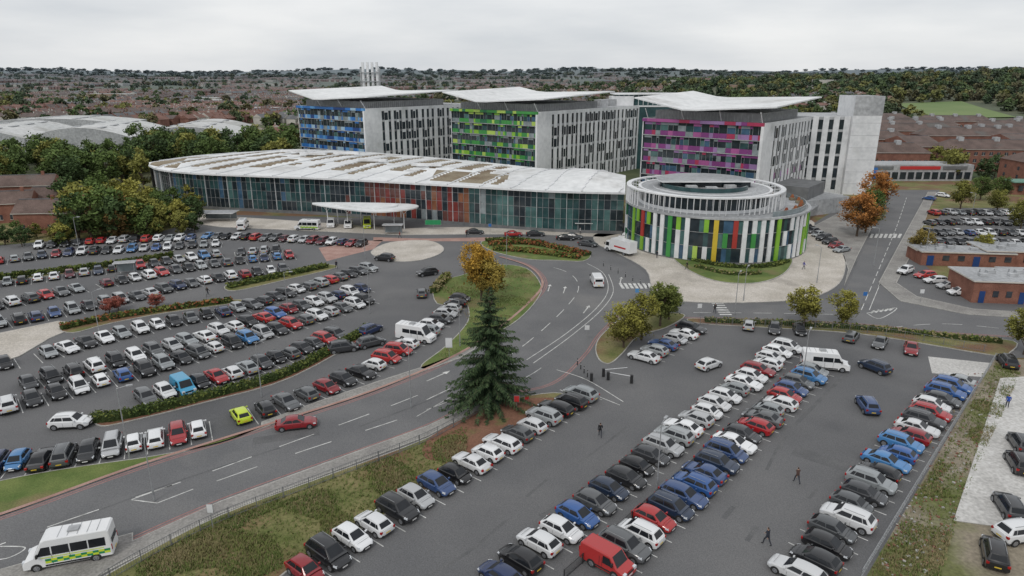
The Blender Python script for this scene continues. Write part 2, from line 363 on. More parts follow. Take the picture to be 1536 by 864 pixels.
# ------------------------------------------------------------ vehicles
def bil(q,u,v):
    a=q[0].lerp(q[1],u); b=q[3].lerp(q[2],u); return a.lerp(b,v)
def patch(mb,q,u0,u1,v0,v1,off,k):
    q=[Vector(p) for p in q]; n=(q[1]-q[0]).cross(q[3]-q[0]).normalized(); c=sum(q,Vector())/4
    if n.dot(c-Vector((0,0,.9)))<0: n=-n
    mb.face([bil(q,u,v)+n*off for u,v in ((u0,v0),(u1,v0),(u1,v1),(u0,v1))],k)
def wheels(mb,L,w,r,fx,rx):
    for x in (fx,rx):
        for s in (-1,1):
            c=Vector((x,s*(w+.004),r+.06)); n=14; pts=[]
            for j in range(n+1):
                t=math.pi*j/n*1.16-.08*math.pi; pts.append((x+(r+.065)*math.cos(t),c.y,max(.16,r+.0+(r+.065)*math.sin(t))))
            mb.face(pts,'trim')
            mb.cyl((x,s*(w-.22),r),(x,s*(w+.018),r),r,r,16,'tyre',True,'tyre')
            mb.cyl((x,s*(w+.018),r),(x,s*(w+.024),r),r*.66,r*.6,10,'hub')
            for a in range(5):
                t=a*2*math.pi/5+.3; mb.cyl((x+r*.35*math.cos(t),s*(w+.025),r+r*.35*math.sin(t)),(x+r*.35*math.cos(t),s*(w+.027),r+r*.35*math.sin(t)),r*.11,r*.11,5,'trim')
def car(name,L,W,Hh,belt,clr,xfb,xfr,xrr,xrb,drop=.16,deck=0):
    mb=MB(); w=W/2; hl=L/2
    st=[(-hl,.74*w,clr+.22,belt-.26),(-hl+.05,.90*w,clr+.10,belt-.10-deck*.3),(-hl+.28,.965*w,clr,belt-.02),(-hl*.45,w,clr,belt),(0,w,clr,belt-.01),(xfb-.1,w,clr,belt-.03),(xfb+.22,.985*w,clr,belt-.05),
        (hl-.75,.965*w,clr,belt-drop*.7),(hl-.3,.90*w,clr+.03,belt-drop-.05),(hl-.08,.80*w,clr+.1,belt-drop-.16),(hl,.62*w,clr+.18,belt-drop-.26)]
    rings=[]
    for x,ww,zl,zb in st:
        h=zb-zl
        half=[(ww*.88,zl),(ww*.97,zl+.07),(ww,zl+h*.38),(ww*.985,zl+h*.62),(ww*.955,zb-.07),(ww*.88,zb-.012),(ww*.45,zb+.02)]
        ring=[Vector((x,-y,z)) for y,z in half]+[Vector((x,0,zb+.028))]+[Vector((x,y,z)) for y,z in half[::-1]]
        rings.append(ring)
    for a,b in zip(rings,rings[1:]):
        for i in range(len(a)-1): mb.face([a[i],b[i],b[i+1],a[i+1]],'paint' if i not in(0,13) else 'trim')
        mb.face([a[0],a[-1],b[-1],b[0]],'trim')
    mb.face(rings[0],'paint'); mb.face(rings[-1],'trim')
    wb=.885*w; wr=.66*w; n=4; rp=[];bp=[]
    for i in range(n+1):
        t=i/n; x=xfr+(xrr-xfr)*t; z=Hh-.16*(t-.42)**2*1.6-(0.03 if i in(0,n) else 0); rp.append((x,z))
        bp.append((xfb-.12+(xrb+.1-xfb+.12)*t, belt-.02))
    for s in (-1,1):
        for i in range(n):
            A=Vector((bp[i][0],s*wb,bp[i][1]));B=Vector((bp[i+1][0],s*wb,bp[i+1][1]))
            C=Vector((rp[i+1][0],s*wr,rp[i+1][1]-.05));D=Vector((rp[i][0],s*wr,rp[i][1]-.05))
            mb.face([A,B,C,D],'paint')
            C2=Vector((rp[i+1][0],s*wr*.82,rp[i+1][1]));D2=Vector((rp[i][0],s*wr*.82,rp[i][1])); mb.face([D,C,C2,D2],'paint')
    for i in range(n):
        a=wr*.82; mb.face([(rp[i][0],-a,rp[i][1]),(rp[i+1][0],-a,rp[i+1][1]),(rp[i+1][0],a,rp[i+1][1]),(rp[i][0],a,rp[i][1])],'paint')
    F_=[Vector((xfb,-wb*.86,belt-.03)),Vector((xfb,wb*.86,belt-.03)),Vector((rp[0][0],wr*.95,rp[0][1]-.015)),Vector((rp[0][0],-wr*.95,rp[0][1]-.015))]
    Rr=[Vector((xrb,-wb*.86,belt-.03)),Vector((xrb,wb*.86,belt-.03)),Vector((rp[n][0],wr*.95,rp[n][1]-.015)),Vector((rp[n][0],-wr*.95,rp[n][1]-.015))]
    for Q,e in ((F_,0),(Rr,n)):
        mb.face(Q,'paint')
        for s,i,j in ((-1,0,3),(1,1,2)):
            mb.face([Q[i],Vector((bp[e][0],s*wb,bp[e][1])),Vector((rp[e][0],s*wr,rp[e][1]-.05)),Q[j]],'paint')
    body=mb.data('tmp',smooth=True,ang=32,merge=True)
    m2=MB()
    patch(m2,F_,.03,.97,.06,.95,.012,'glass'); patch(m2,Rr,.06,.94,.2 if not deck else .1,.92,.012,'glass')
    for s in (-1,1):
        q=[Vector((bp[0][0],s*wb,bp[0][1])),Vector((bp[n][0],s*wb,bp[n][1])),Vector((rp[n][0],s*wr,rp[n][1]-.05)),Vector((rp[0][0],s*wr,rp[0][1]-.05))]
        for a,b in ((.07,.46),(.49,.80),(.82,.94)): patch(m2,q,a,b,.10,.86,.028,'glass')
        for x in (bp[0][0]-.35,(bp[0][0]+bp[n][0])/2+.05): m2.box((x,s*(w*.992),clr+.36),(.018,.012,belt-clr-.4),'trim')
        m2.box((0,s*w*.985,clr+.1),(L*.42,.05,.10),'trim')
        m2.box((xfb-.28,s*(w+.06),belt+.07),(.12,.20,.13),'paint')
        zf=belt-drop-.14; m2.mesh8([(hl-.42,s*w*.70,zf-.07),(hl-.12,s*w*.62,zf-.1),(hl-.10,s*w*.84,zf-.1),(hl-.42,s*w*.93,zf-.05),(hl-.42,s*w*.70,zf+.07),(hl-.18,s*w*.62,zf+.03),(hl-.18,s*w*.83,zf+.03),(hl-.42,s*w*.93,zf+.08)],'headl')
        m2.box((-hl+.09,s*w*.80,belt-.2),(.16,.20*w+.06,.20),'taill')
        if Hh>1.6: m2.cyl((rp[0][0]-.2,s*wr*.9,Hh+.04),(rp[n][0]+.2,s*wr*.9,Hh+.02),.02,.02,4,'steel')
    m2.box((hl-.015,0,clr+.30),(.05,W*.42,.14),'trim'); m2.box((hl+.012,0,clr+.2),(.012,.5,.11),'platew'); m2.box((-hl-.006,0,clr+.36),(.02,.5,.11),'platey')
    m2.box((hl-.55,0,belt-drop*.55+.012),(.01,W*.7,.02),'trim')
    wheels(m2,L,w,.31 if Hh<1.6 else .35,hl-.82,-hl+.78)
    d2=m2.data('tmp2',recalc=False)
    bm=bmesh.new(); bm.from_mesh(body); me=bpy.data.meshes.new(name)
    for k in mb.mats: me.materials.append(M[k])
    bm2=bmesh.new(); bm2.from_mesh(d2); names=list(mb.mats)
    for k in m2.mats:
        if k not in names: names.append(k); me.materials.append(M[k])
    for f in bm2.faces: f.material_index=names.index(m2.mats[f.material_index])
    tmp=bpy.data.meshes.new('t'); bm2.to_mesh(tmp); bm.from_mesh(tmp); bm.to_mesh(me); bm.free(); bm2.free()
    return me
CARS={'hatch':car('hatchback',4.05,1.76,1.47,.95,.2,1.02,.30,-1.35,-1.92),
 'saloon':car('saloon',4.65,1.82,1.43,.93,.19,.98,.22,-1.05,-1.72,.13,1),
 'suv':car('suv',4.45,1.86,1.66,1.08,.27,1.12,.48,-1.62,-2.08,.12),
 'estate':car('estate',4.6,1.80,1.47,.94,.19,1.02,.30,-1.75,-2.16),
 'mini':car('city_car',3.65,1.66,1.47,.96,.2,1.05,.48,-1.15,-1.70),
 'mpv':car('people_carrier',4.4,1.82,1.68,1.02,.22,1.30,.55,-1.62,-2.08,.2)}
def van(name,L,W,Hh,glazed=False,livery=None,low=False,body='whitevan',pickup=False):
    mb=MB(); w=W/2; hl=L/2; bz=1.15 if not low else .95
    if low: prof=[(-hl,.35),(-hl,1.0),(-hl+.08,Hh-.1),(-hl+.2,Hh),(hl-1.6,Hh),(hl-1.35,Hh-.06),(hl-.78,bz+.02),(hl-.15,bz-.18),(hl,bz-.4),(hl,.32)]
    else: prof=[(-hl,.4),(-hl,1.2),(-hl+.07,Hh-.12),(-hl+.2,Hh),(hl-1.75,Hh),(hl-1.5,Hh-.12),(hl-.80,bz+.12),(hl-.15,bz-.12),(hl,bz-.4),(hl,.35)]
    def hw(z): return w-.10*max(0,(z-1.1)/(Hh-1.1))
    loops=[]
    for s,ins,dy in ((-1,.09,0),(-1,.03,.035),(-1,0,.12),(1,0,.12),(1,.03,.035),(1,.09,0)):
        loops.append([Vector((x-ins*(1 if x>0 else -1),s*(hw(z)-dy),z-(ins if z>1.5 else -ins*.2))) for x,z in prof])
    for a,b in zip(loops,loops[1:]):
        for i in range(len(a)):
            j=(i+1)%len(a); mb.face([a[i],a[j],b[j],b[i]],body)
    mb.face(loops[0],body); mb.face(loops[-1],body)
    A=loops[2];B=loops[3]
    patch(mb,[A[6],B[6],B[5],A[5]],.03,.97,.06,1.0,.014,'glass')
    z0,z1=(1.38,Hh-.62) if not low else (1.0,Hh-.2)
    for s in (-1,1):
        y=lambda z:s*(hw(z)+.012)
        def sw(x0,x1,x1t,k='glass',a=z0,b=z1): mb.face([(x0,y(a),a),(x1,y(a),a),(x1t,y(b),b),(x0,y(b),b)],k)
        sw(hl-2.1,hl-1.1,hl-1.5)
        if glazed:
            xx=hl-2.2
            while xx-1.25>-hl+.2: sw(xx-1.2,xx,xx); xx-=1.3
        mb.box((hl-1.15,s*(w+.12),bz+.35),(.12,.2,.3),'trim')
        mb.box((hl-.12,s*w*.76,bz-.22),(.22,.32,.24),'headl'); mb.box((-hl+.03,s*w*.88,1.1),(.08,.14,.5),'taill')
        mb.box((0,s*(w+.004),.5),(L*.5,.02,.14),'trim')
        for x in (hl-2.15,-.2): mb.box((x,s*(hw(1)+.006),1.0),(.02,.012,1.0),'trim')
        if livery:
            nq=int((L-1.6)/.42)
            for i in range(nq):
                for r in range(2):
                    mb.box((-hl+.35+i*.42,s*(hw(1)+.010),.78+r*.2),(.41,.01,.2),livery[(i+r)%2])
            mb.box((-.4,s*(hw(1.2)+.01),1.22),(L*.7,.01,.06),livery[0])
    if not low:
        for q in range(5): mb.box((-hl+.9+q*.7,0,Hh+.008),(.05,W*.78,.02),'greyclad')
        mb.box((hl-1.02,0,bz+.1),(.06,W*.8,.03),'trim')
    mb.box((-hl-.008,0,1.0 if low else 1.55),(.02,W*.7,.45),'glass'); mb.box((hl+.01,0,.5),(.015,.5,.11),'platew'); mb.box((-hl-.012,0,.55),(.02,.5,.11),'platey'); mb.box((hl-.01,0,.72),(.04,W*.5,.16),'trim')
    if not low and glazed: mb.box((-.5,0,Hh+.09),(.8,.7,.12),'greyclad')
    wheels(mb,L,w,.35,hl-.95,-hl+1.25)
    return mb.data(name,recalc=False,smooth=True,ang=25)
CARS['minibus']=van('minibus',6.0,2.0,2.6,True)
CARS['ambulance']=van('ambulance',6.4,2.05,2.75,True,('hivis','hgreen'))
CARS['pvan']=van('panel_van',5.2,1.95,2.1,False,None,False)
CARS['svan']=van('small_van',4.4,1.8,1.82,False,None,True,'paint')
CARS['yvan']=van('paramedic_van',5.6,2.0,2.5,False,('hgreen','hivis'),False,'hivis')
def truck(name):
    mb=MB(); mb.mesh8([(2.0,-1.1,.5),(4.0,-1.1,.5),(4.0,1.1,.5),(2.0,1.1,.5),(2.0,-1.05,2.5),(3.45,-1.0,2.45),(3.45,1.0,2.45),(2.0,1.05,2.5)],'whitevan')
    patch(mb,[Vector((4.0,-1.1,.5)),Vector((4.0,1.1,.5)),Vector((3.45,1.0,2.45)),Vector((3.45,-1.0,2.45))],.05,.95,.5,.92,.02,'glass')
    for s in (-1,1):
        mb.face([(2.5,s*1.12,1.4),(3.6,s*1.12,1.4),(3.4,s*1.09,2.2),(2.5,s*1.09,2.2)],'glass')
        mb.box((-1.0,s*1.165,1.7),(3.6,.02,.35),'bred'); mb.box((3.7,s*1.25,1.8),(.1,.2,.5),'trim')
    mb.box((-1.05,0,2.05),(5.9,2.3,2.5),'whitevan'); mb.box((-.5,0,.62),(6.6,.9,.25),'trim')
    wheels(mb,8,1.1,.45,3.0,-2.2); return mb.data(name)
CARS['truck']=truck('box_lorry')
PAL={'k':[(.012,.012,.014),(.02,.021,.024)],'g':[(.07,.075,.08),(.045,.047,.052),(.10,.105,.11)],'s':[(.34,.36,.37),(.42,.43,.44),(.26,.28,.29)],'w':[(.72,.73,.74),(.66,.67,.68)],
 'b':[(.03,.10,.30),(.06,.20,.43),(.04,.08,.20)],'n':[(.015,.03,.09),(.02,.035,.07)],'r':[(.36,.015,.02),(.24,.012,.018),(.42,.03,.03)],'l':[(.50,.62,.03)],'t':[(.03,.27,.46)],'m':[(.12,.02,.03)]}
def rcol(): return R.choice('kkkkkkggggggssssswwwwwwbbnnrrm')
TYPES=['hatch','hatch','hatch','suv','suv','saloon','estate','mini','mpv']
def put(kind,p,ang,c,name='parked_car',jit=True):
    col=R.choice(PAL[c])
    if jit: ang+=R.uniform(-.03,.03); f=R.uniform(.88,1.08); col=tuple(x*f for x in col)
    inst(name,CARS[kind],(p.x,p.y,.022),ang,1 if kind in('minibus','ambulance','truck','yvan','pvan') else R.uniform(.95,1.01),col)
baymb=MB()
def row(L,colors=None,flip=.3,nose=1,spacing=2.5,skip=.03,lines=True,slant=0,kinds=None,straight=False):
    P=px(L); P=catmull(P,6) if len(P)>2 and not straight else P
    S=resample(P,spacing,len(colors) if colors else None)
    for i,(p,d) in enumerate(S):
        n=Vector((d.y,-d.x,0))*nose; n=Matrix.Rotation(slant,3,'Z')@n; a=math.atan2(n.y,n.x)
        if lines:
            e=p+d*spacing*.5; baymb.face([tuple((e+n*2.4+d*.05).xy)+(.03,),tuple((e+n*2.4-d*.05).xy)+(.03,),tuple((e-n*2.4-d*.05).xy)+(.03,),tuple((e-n*2.4+d*.05).xy)+(.03,)],'mark')
        c=colors[i] if colors else rcol()
        if c=='-' or (not colors and R.random()<skip): continue
        k=R.choice(TYPES)
        if c=='V': k='pvan';c='w'
        elif c=='M': k='minibus';c='w'
        elif c=='B': k='svan';c='b'
        elif c=='T': k='svan';c='t'
        elif c=='R': k='svan';c='r'
        if R.random()<flip: a+=math.pi
        put(k,p+n*R.uniform(-.3,.3)+d*R.uniform(-.12,.12),a,c)
# right-hand car park
row([(455,862),(870,597)],'rkwwksbkwwwgwskks')
row([(750,872),(1178,526)],'nkwwbgnkkgsswswwwswwrwwww')
row([(912,852),(1218,562)],'Rgwrnbbbnbwgrgswrbgbs',nose=1)
row([(1198,868),(1432,576)],'wkkgwggskbbbrwgrwgbbs')
row([(968,541),(1035,497)],'wsbswk')
row([(1122,492),(1162,497),(1200,500)],'sgk',lines=False); row([(1275,510),(1320,519),(1365,527)],'ggr',lines=False)
put('minibus',G(1236,553),math.radians(-15),'w')
put('suv',G(1311,556),math.radians(118),'n','moving_car'); put('suv',G(1300,614),math.radians(82),'b','moving_car'); put('hatch',G(1063,552),math.radians(35),'w','moving_car')
for u,v,a,c in ((1510,548,70,'k'),(1490,838,60,'k'),(1512,768,72,'g'),(1527,702,70,'k'),(1530,672,70,'g'),(1530,808,10,'w')): put('suv',G(u,v),math.radians(a),c)
# left-hand car park
row([(-80,712),(10,700),(140,682),(298,650)],'kknbkgkswwrw')
row([(362,629),(425,611),(520,573),(575,545),(610,520),(650,492),(690,452)],'lkggrkkwrrwMswgsskk',spacing=2.6)
row([(222,602),(340,566),(430,537),(505,508)],'gwTkrwsgkgkgrg')
put('mpv',G(515,527),math.radians(20),'g');put('suv',G(557,519),math.radians(35),'g');put('suv',G(556,500),math.radians(60),'n')
row([(-110,640),(10,614),(130,582),(250,550),(330,524),(430,494),(560,450)])
row([(45,580),(150,552),(240,528),(330,501),(430,470),(545,436)])
row([(-60,565),(60,537),(150,512),(265,485),(360,466),(440,440),(560,404)])
row([(-90,508),(5,488),(100,470),(200,449),(330,420),(440,405)])
row([(-90,478),(5,460),(110,438),(240,413),(330,398),(450,385)])
row([(-90,442),(5,428),(120,413),(230,399),(330,384),(420,378)])
row([(-90,405),(5,394),(100,383),(230,375),(330,368)])
row([(312,357),(400,360),(550,369)]); row([(60,372),(160,364),(290,360)])
row([(1400,322),(1460,322),(1536,323)],flip=.5); row([(1395,337),(1460,336),(1560,338)]); row([(1392,352),(1460,352),(1600,354)]); row([(1390,366),(1480,366),(1640,370)])
row([(1210,345),(1262,378)],'kgskkrs',lines=False,slant=.6); row([(1392,300),(1410,296),(1440,292)],'bwk',lines=False)
row([(1358,410),(1390,418),(1440,442)],'wrwsw',lines=False)
put('saloon',G(445,641),math.radians(14),'r','moving_car',False)
put('suv',G(108,640),math.radians(5),'w','moving_car',False)
put('ambulance',G(110,838),math.radians(-162),'w','ambulance_van',False)
put('pvan',G(895,427),math.radians(92),'w','delivery_van',False)
put('suv',G(641,413),math.radians(-150),'k','moving_car');put('suv',G(577,391),math.radians(160),'k','moving_car');put('hatch',G(633,444),math.radians(95),'g','moving_car')
for u,v,k in ((365,343,'minibus'),(462,345,'ambulance'),(497,340,'pvan'),(523,341,'pvan'),(551,341,'yvan')):
    put(k,G(u,v),math.radians(R.choice((175,100)) if u<480 else -80),'w','ambulance_van')
put('truck',G(930,380),math.radians(125),'w','box_lorry');put('pvan',G(943,362),math.radians(130),'w','delivery_van')
for u,v,a,c in ((712,351,0,'k'),(770,354,5,'r'),(803,354,0,'k'),(848,360,-10,'k'),(882,369,-30,'g'),(860,358,-15,'g')): put('saloon',G(u,v),math.radians(a),c,'moving_car')
baymb.obj('parking_bay_lines')
# ------------------------------------------------------------ buildings
U=Vector((.774,-.633,0)); Wd=Vector((.633,.774,0))
def wing_roof(mb,L,s,tp,z0):
    na,nb=10,8; a0,a1=-2.5,s+3; b0,b1=-4.5,tp; v=s*.42
    def zz(a,b):
        f=(b-b0)/(b1-b0); vv=v*(1-.5*f)
        side=3.0*max(0,(vv-a)/(vv-a0+.01)) if a<vv else 1.3*(a-vv)/(a1-vv)
        return z0+side*(1-.35*f)+2.3*f
    def pt(i,j,dz):
        a=a0+(a1-a0)*i/na; f=j/nb; b=b0+(b1-b0)*f
        if j==0: b+= 3.0*abs(a-v)/(s*.58)
        q=L+U*a+Wd*b; return (q.x,q.y,zz(a,b)+dz)
    for i in range(na):
        for j in range(nb):
            mb.face([pt(i,j,.36),pt(i+1,j,.36),pt(i+1,j+1,.36),pt(i,j+1,.36)],'roofw'); mb.face([pt(i,j,0),pt(i,j+1,0),pt(i+1,j+1,0),pt(i+1,j,0)],'white')
    for i in range(na):
        for j in (0,nb): mb.face([pt(i,j,0),pt(i+1,j,0),pt(i+1,j,.36),pt(i,j,.36)],'white')
    for j in range(nb):
        for i in (0,na): mb.face([pt(i,j,0),pt(i,j+1,0),pt(i,j+1,.36),pt(i,j,.36)],'white')
def block(name,C,s,t,zt,pal,zb=0,accent=None,tp=45):
    C=Vector((C[0],C[1],0)); L=C-U*s; n1=-Wd; n2=U; mb=MB()
    core=[L,C,C+Wd*t,L+Wd*t]; mb.prism(core,zb,zt-.1,'g_dark','greyroof')
    fh=3.9; nf=int((zt-1.0)/fh); base=zt-.9-nf*fh
    for k in range(nf):
        z=base+k*fh; x=.7
        mb.ob(L,U,n1,0,s,z-.1,z+.08,0,.6,'greyclad')
        while x<s-.8:
            w=R.choice((.8,1.2,1.6,2.4)); w=min(w,s-.7-x)
            if w<.3: break
            r=R.random()
            mb.ob(L,U,n1,x,x+w-.06,z+.12,z+1.45,0,.28,R.choice(pal) if r<.8 else 'g_pale')
            if R.random()<.6: mb.ob(L,U,n1,x,x+w-.06,z+1.5,z+3.05,0,.14,R.choice(['g_pale','g_teal','g_dark','g_blue','g_dark','g_teal2']))
            if R.random()<.5: mb.ob(L,U,n1,x,x+w-.06,z+3.1,z+3.75,0,.30,R.choice(pal+['g_pale','g_pale']))
            mb.ob(L,U,n1,x+w-.06,x+w,z+.12,z+3.78,0,.2,'steel'); x+=w
    x=0
    while x<s:
        w=R.choice((1.6,3.2,4.0)); w=min(w,s-x); mb.ob(L,U,n1,x,x+w-.03,zt-.9,zt,0,.9,R.choice(pal)); x+=w
    mb.ob(L,U,n1,s-.6,s+.18,zb,zt-.9,0,.92,'white')
    wn=1.35
    mb.ob(C,Wd,n2,-.1,7.5,zb,zt,0,.2,'white')
    mb.ob(C,Wd,n2,7.5,t,zt-1.2,zt,0,.2,'white')
    x=7.5; i=0
    while x<t-1:
        p=2.75 if i%3 else 3.3
        mb.ob(C,Wd,n2,x+wn,min(t,x+p),zb,zt-1.2,0,.18,'white')
        for k in range(nf):
            z=base+k*fh
            mb.ob(C,Wd,n2,x,x+wn,z-.45,z+.35,0,.1,'greyclad' if k%2 else 'dgrey')
            if accent and k<3 and i%2: mb.ob(C,Wd,n2,x+.04,x+wn-.04,z+.35,z+2.0,0,.12,R.choice(accent))
            if R.random()<.35: mb.ob(C,Wd,n2,x+wn-.01,min(t,x+p)-.3,z+.2,z+3.0,.17,.19,'g_dark')
        x+=p; i+=1
    mb.ob(L,Wd,-U,0,t,zb,zt,0,.3,'white'); mb.ob(L+Wd*t,U,Wd,0,s,zb,zt,0,.3,'white')
    o=L+U*2.5+Wd*2.5; ph=2.3; mb.prism([o,o+U*(s-5),o+U*(s-5)+Wd*(tp-6),o+Wd*(tp-6)],zt-.2,zt+ph,'lgrey','greyroof')
    for q in range(int(s-6)): mb.ob(o,U,-Wd,q+.4,q+.6,zt-.1,zt+ph-.2,0,.1,'greyclad')
    for q in range(int(tp-7)): mb.ob(o+U*(s-5),Wd,U,q+.4,q+.6,zt-.1,zt+ph-.2,0,.1,'greyclad')
    for q in range(4): mb.cyl((L+U*(1+q*(s-2)/3)+Wd*.8+Vector((0,0,zt-.1))),(L+U*(1+q*(s-2)/3)-Wd*1.2+Vector((0,0,zt+ph+.5))),.12,.12,6,'white')
    wing_roof(mb,L,s,tp,zt+ph+.25)
    if t>60:
        for q in range(3): mb.box((C+Wd*(tp+8+q*7)-U*8)[:2]+(zt+1.2,),(4,4,2.6),'greyclad',.6)
    return mb.obj(name)
block('hospital_ward_block',(-54.5,262),43,58,26,['blue1','blue1','blue2','blue3','blue4'],tp=47)
block('hospital_ward_block',(9,238),41,76,26,['grn1','grn2','grn2','grn3','grn4'],tp=44)
block('hospital_ward_block',(67.9,188),36.5,40,25.6,['mag1','mag1','mag2','mag3','mag4'],accent=['mag3','mag2','mag1'],tp=38)
mb=MB(); o=Vector((95,228,0)); u=Vector((1,-.07,0)).normalized(); n=Vector((-.07,-1,0)).normalized()
mb.prism([o,o+u*23,o+u*23-n*26,o-n*26],0,25,'white','greyroof')
for i in range(4):
    a=1.2+i*3.3
    for k in range(6): mb.ob(o,u,n,a,a+1.5,1.5+k*3.9,4.6+k*3.9,0,.04,'g_dark'); mb.ob(o,u,n,a,a+1.5,4.6+k*3.9,5.4+k*3.9,0,.06,'greyclad')
    mb.ob(o,u,n,a+1.5,a+3.3,0,25.2,0,.25,'white')
mb.ob(o,u,n,-.1,1.2,0,25.2,0,.25,'white')
q=o+u*14.6; mb.prism([q+n*1.5,q+u*9+n*1.5,q+u*9-n*12,q-n*12],0,31.5,'white','greyroof')
mb.ob(q,u,n,.0,9.1,25.5,31.5,1.5,1.56,'greyclad')
for k in range(7): mb.ob(q,u,n,.0,9.1,3.6+k*3.9,3.68+k*3.9,1.5,1.53,'greyclad')
for k in range(6): mb.ob(q+u*9,-n,u,2,4,3+k*3.9,5+k*3.9,0,.05,'g_dark')
mb.obj('stair_tower')
mb=MB(); mb.box((57,297,15),(28,12,30.2),'g_teal')
for i in range(14): mb.box((44+i*2,290.9,28),(.18,.2,4),'white')
mb.box((57,297,30.4),(30,14,.5),'white'); mb.box((57,290.9,25.6),(28,.16,.6),'white'); mb.box((45,292,14.8),(9,8,29.6),'white')
mb.obj('link_building')
# flues
mb=MB(); bx,by=-67,338
for i in range(4): mb.cyl((bx-3.3+i*2.2,by,0),(bx-3.3+i*2.2,by,43.6),.70,.62,14,'white')
for z in (14,20,26,31,35,39.0): mb.box((bx,by,z),(8.8,2.4,.22),'greyclad')
for sx in (-4.4,4.4):
    for sy in (-1.2,1.2): mb.box((bx+sx,by+sy,20.5),(.3,.3,41),'greyclad')
for z in range(10,40,5): mb.cyl((bx-4.3,by-1.1,z),(bx+4.3,by-1.1,z+5),.1,.1,5,'greyclad')
mb.box((bx,by,6),(22,16,12),'greyclad'); mb.obj('boiler_chimney')
# low glass building
ZR=10.7
front=catmull(px([(224,248),(236,253),(262,257),(310,260.5),(400,264),(480,267),(560,271),(700,279),(825,286),(938,289)],ZR),8)
back=catmull(px([(224,247.6),(236,242.5),(262,237.5),(310,232),(380,227.5),(450,224),(560,229),(700,241),(825,254),(938,264)],ZR),8)
mb=MB()
S=resample(front,1.55); N=len(S)
for i in range(N-1):
    a,d=S[i]; b=S[i+1][0]; u=(b-a).normalized(); n=Vector((u.y,-u.x,0)); l=(b-a).length
    ins=-1.3; o=a+n*ins; fx=a.x
    if fx<-62: pal=['g_dark','g_dark','g_dark','g_teal','g_dark','g_teal','g_teal2' if R.random()<.3 else 'g_blue']
    elif fx<-40: pal=['g_dark','g_teal','g_dark','g_red2' if R.random()<.4 else 'g_dark','g_teal']
    elif fx<-12: pal=['g_red','g_red2','g_dark','g_red','g_org','g_dark','g_red2','g_pale' if R.random()<.2 else 'g_red2']
    else: pal=['g_teal','g_teal2','g_teal','g_dark','g_dark','g_teal2','g_pale' if R.random()<.45 else 'g_teal']
    zs=[.9,3.6,6.2,8.6,ZR-.4]; col=R.choice(pal)
    for k in range(4):
        if R.random()<.5: col=R.choice(pal)
        mb.ob(o,u,n,.04,l+.04,zs[k],zs[k+1]-.07,-.2,R.uniform(0,.03),col)
        mb.ob(o,u,n,0,l+.08,zs[k+1]-.07,zs[k+1],-.2,.06,'steel')
    mb.ob(o,u,n,-.02,l+.1,0,.9,-.3,.05,'dgrey')
    mb.ob(o,u,n,-.04,.04,.9,ZR-.4,-.1,.14 if i%5 else .36,'white' if i%5==0 else 'steel')
m=220; FR=resample(front,0,m+1); BK=resample(back,0,m+1); J=26
def rz(i,j):
    t=i/m; s=j/J
    z=ZR+ .9*math.sin(math.pi*s)
    z+=2.2*math.exp(-((t-.94)/.06)**2)*math.sin(math.pi*s)
    return z
grid=[[None]*(J+1) for _ in range(m+1)]
for i in range(m+1):
    for j in range(J+1):
        p=FR[i][0].lerp(BK[i][0],j/J); grid[i][j]=(p.x,p.y,rz(i,j))
def issed(x,y,t,s):
    c=(x-.39*y)/9.5; fl_=math.floor(c); f=c-fl_; rr=random.Random(int(fl_)*13+5); w=rr.uniform(.22,.58); s0=rr.uniform(.05,.3); s1=rr.uniform(.65,.95); g=rr.uniform(.3,.7)
    if .66<t<.79 and .06<s<.40: return f>.12
    if t>.8: return False
    if t<.13: return .10<s<.92 and f>.12
    return f<w and s0<s<s1 and abs(s-g)>.03
for i in range(m):
    for j in range(J):
        q=grid[i][j]; k='sedum' if issed(q[0],q[1],i/m,(j+.5)/J) else 'roofw'
        mb.face([grid[i][j],grid[i+1][j],grid[i+1][j+1],grid[i][j+1]],k)
for cc in range(-45,8):
    pts=[]
    for j in range(0,J+1,1):
        best=None
        for i in range(m):
            a=grid[i][j]; b=grid[i+1][j]; ca=(a[0]-.39*a[1])/9.5-cc; cb=(b[0]-.39*b[1])/9.5-cc
            if ca<=0<cb: best=(a[0],a[1],a[2]+.12); break
        if best: pts.append(Vector(best))
    for a,b in zip(pts,pts[1:]):
        if (a-b).length<6: mb.cyl(a,b,.18,.18,4,'white',False)
FR2=resample(front,0,61); BK2=resample(back,0,61)
for line in (FR2,BK2):
    for i in range(60):
        a=line[i][0];b=line[i+1][0]; u=(b-a).normalized(); n=Vector((u.y,-u.x,0)); mb.ob(a,u,n,0,(b-a).length+.02,ZR-.42,ZR+.05,-.3,.22,'white')
for i in range(60):
    a=BK2[i][0];b=BK2[i+1][0]; mb.face([(a.x,a.y,0),(b.x,b.y,0),(b.x,b.y,ZR-.5),(a.x,a.y,ZR-.5)],'white')
    mb.face([(FR2[i][0].x,FR2[i][0].y,ZR-.41),(FR2[i+1][0].x,FR2[i+1][0].y,ZR-.41),(BK2[i+1][0].x,BK2[i+1][0].y,ZR-.41),(BK2[i][0].x,BK2[i][0].y,ZR-.41)],'white')
for u_,v_ in ((440,229),(470,233),(560,243),(640,250),(520,232)):
    p=G(u_,v_,ZR+1); mb.box((p.x,p.y,ZR+1.6),(9,1.6,.7),'white',-.1)
mb.obj('glass_entrance_building')
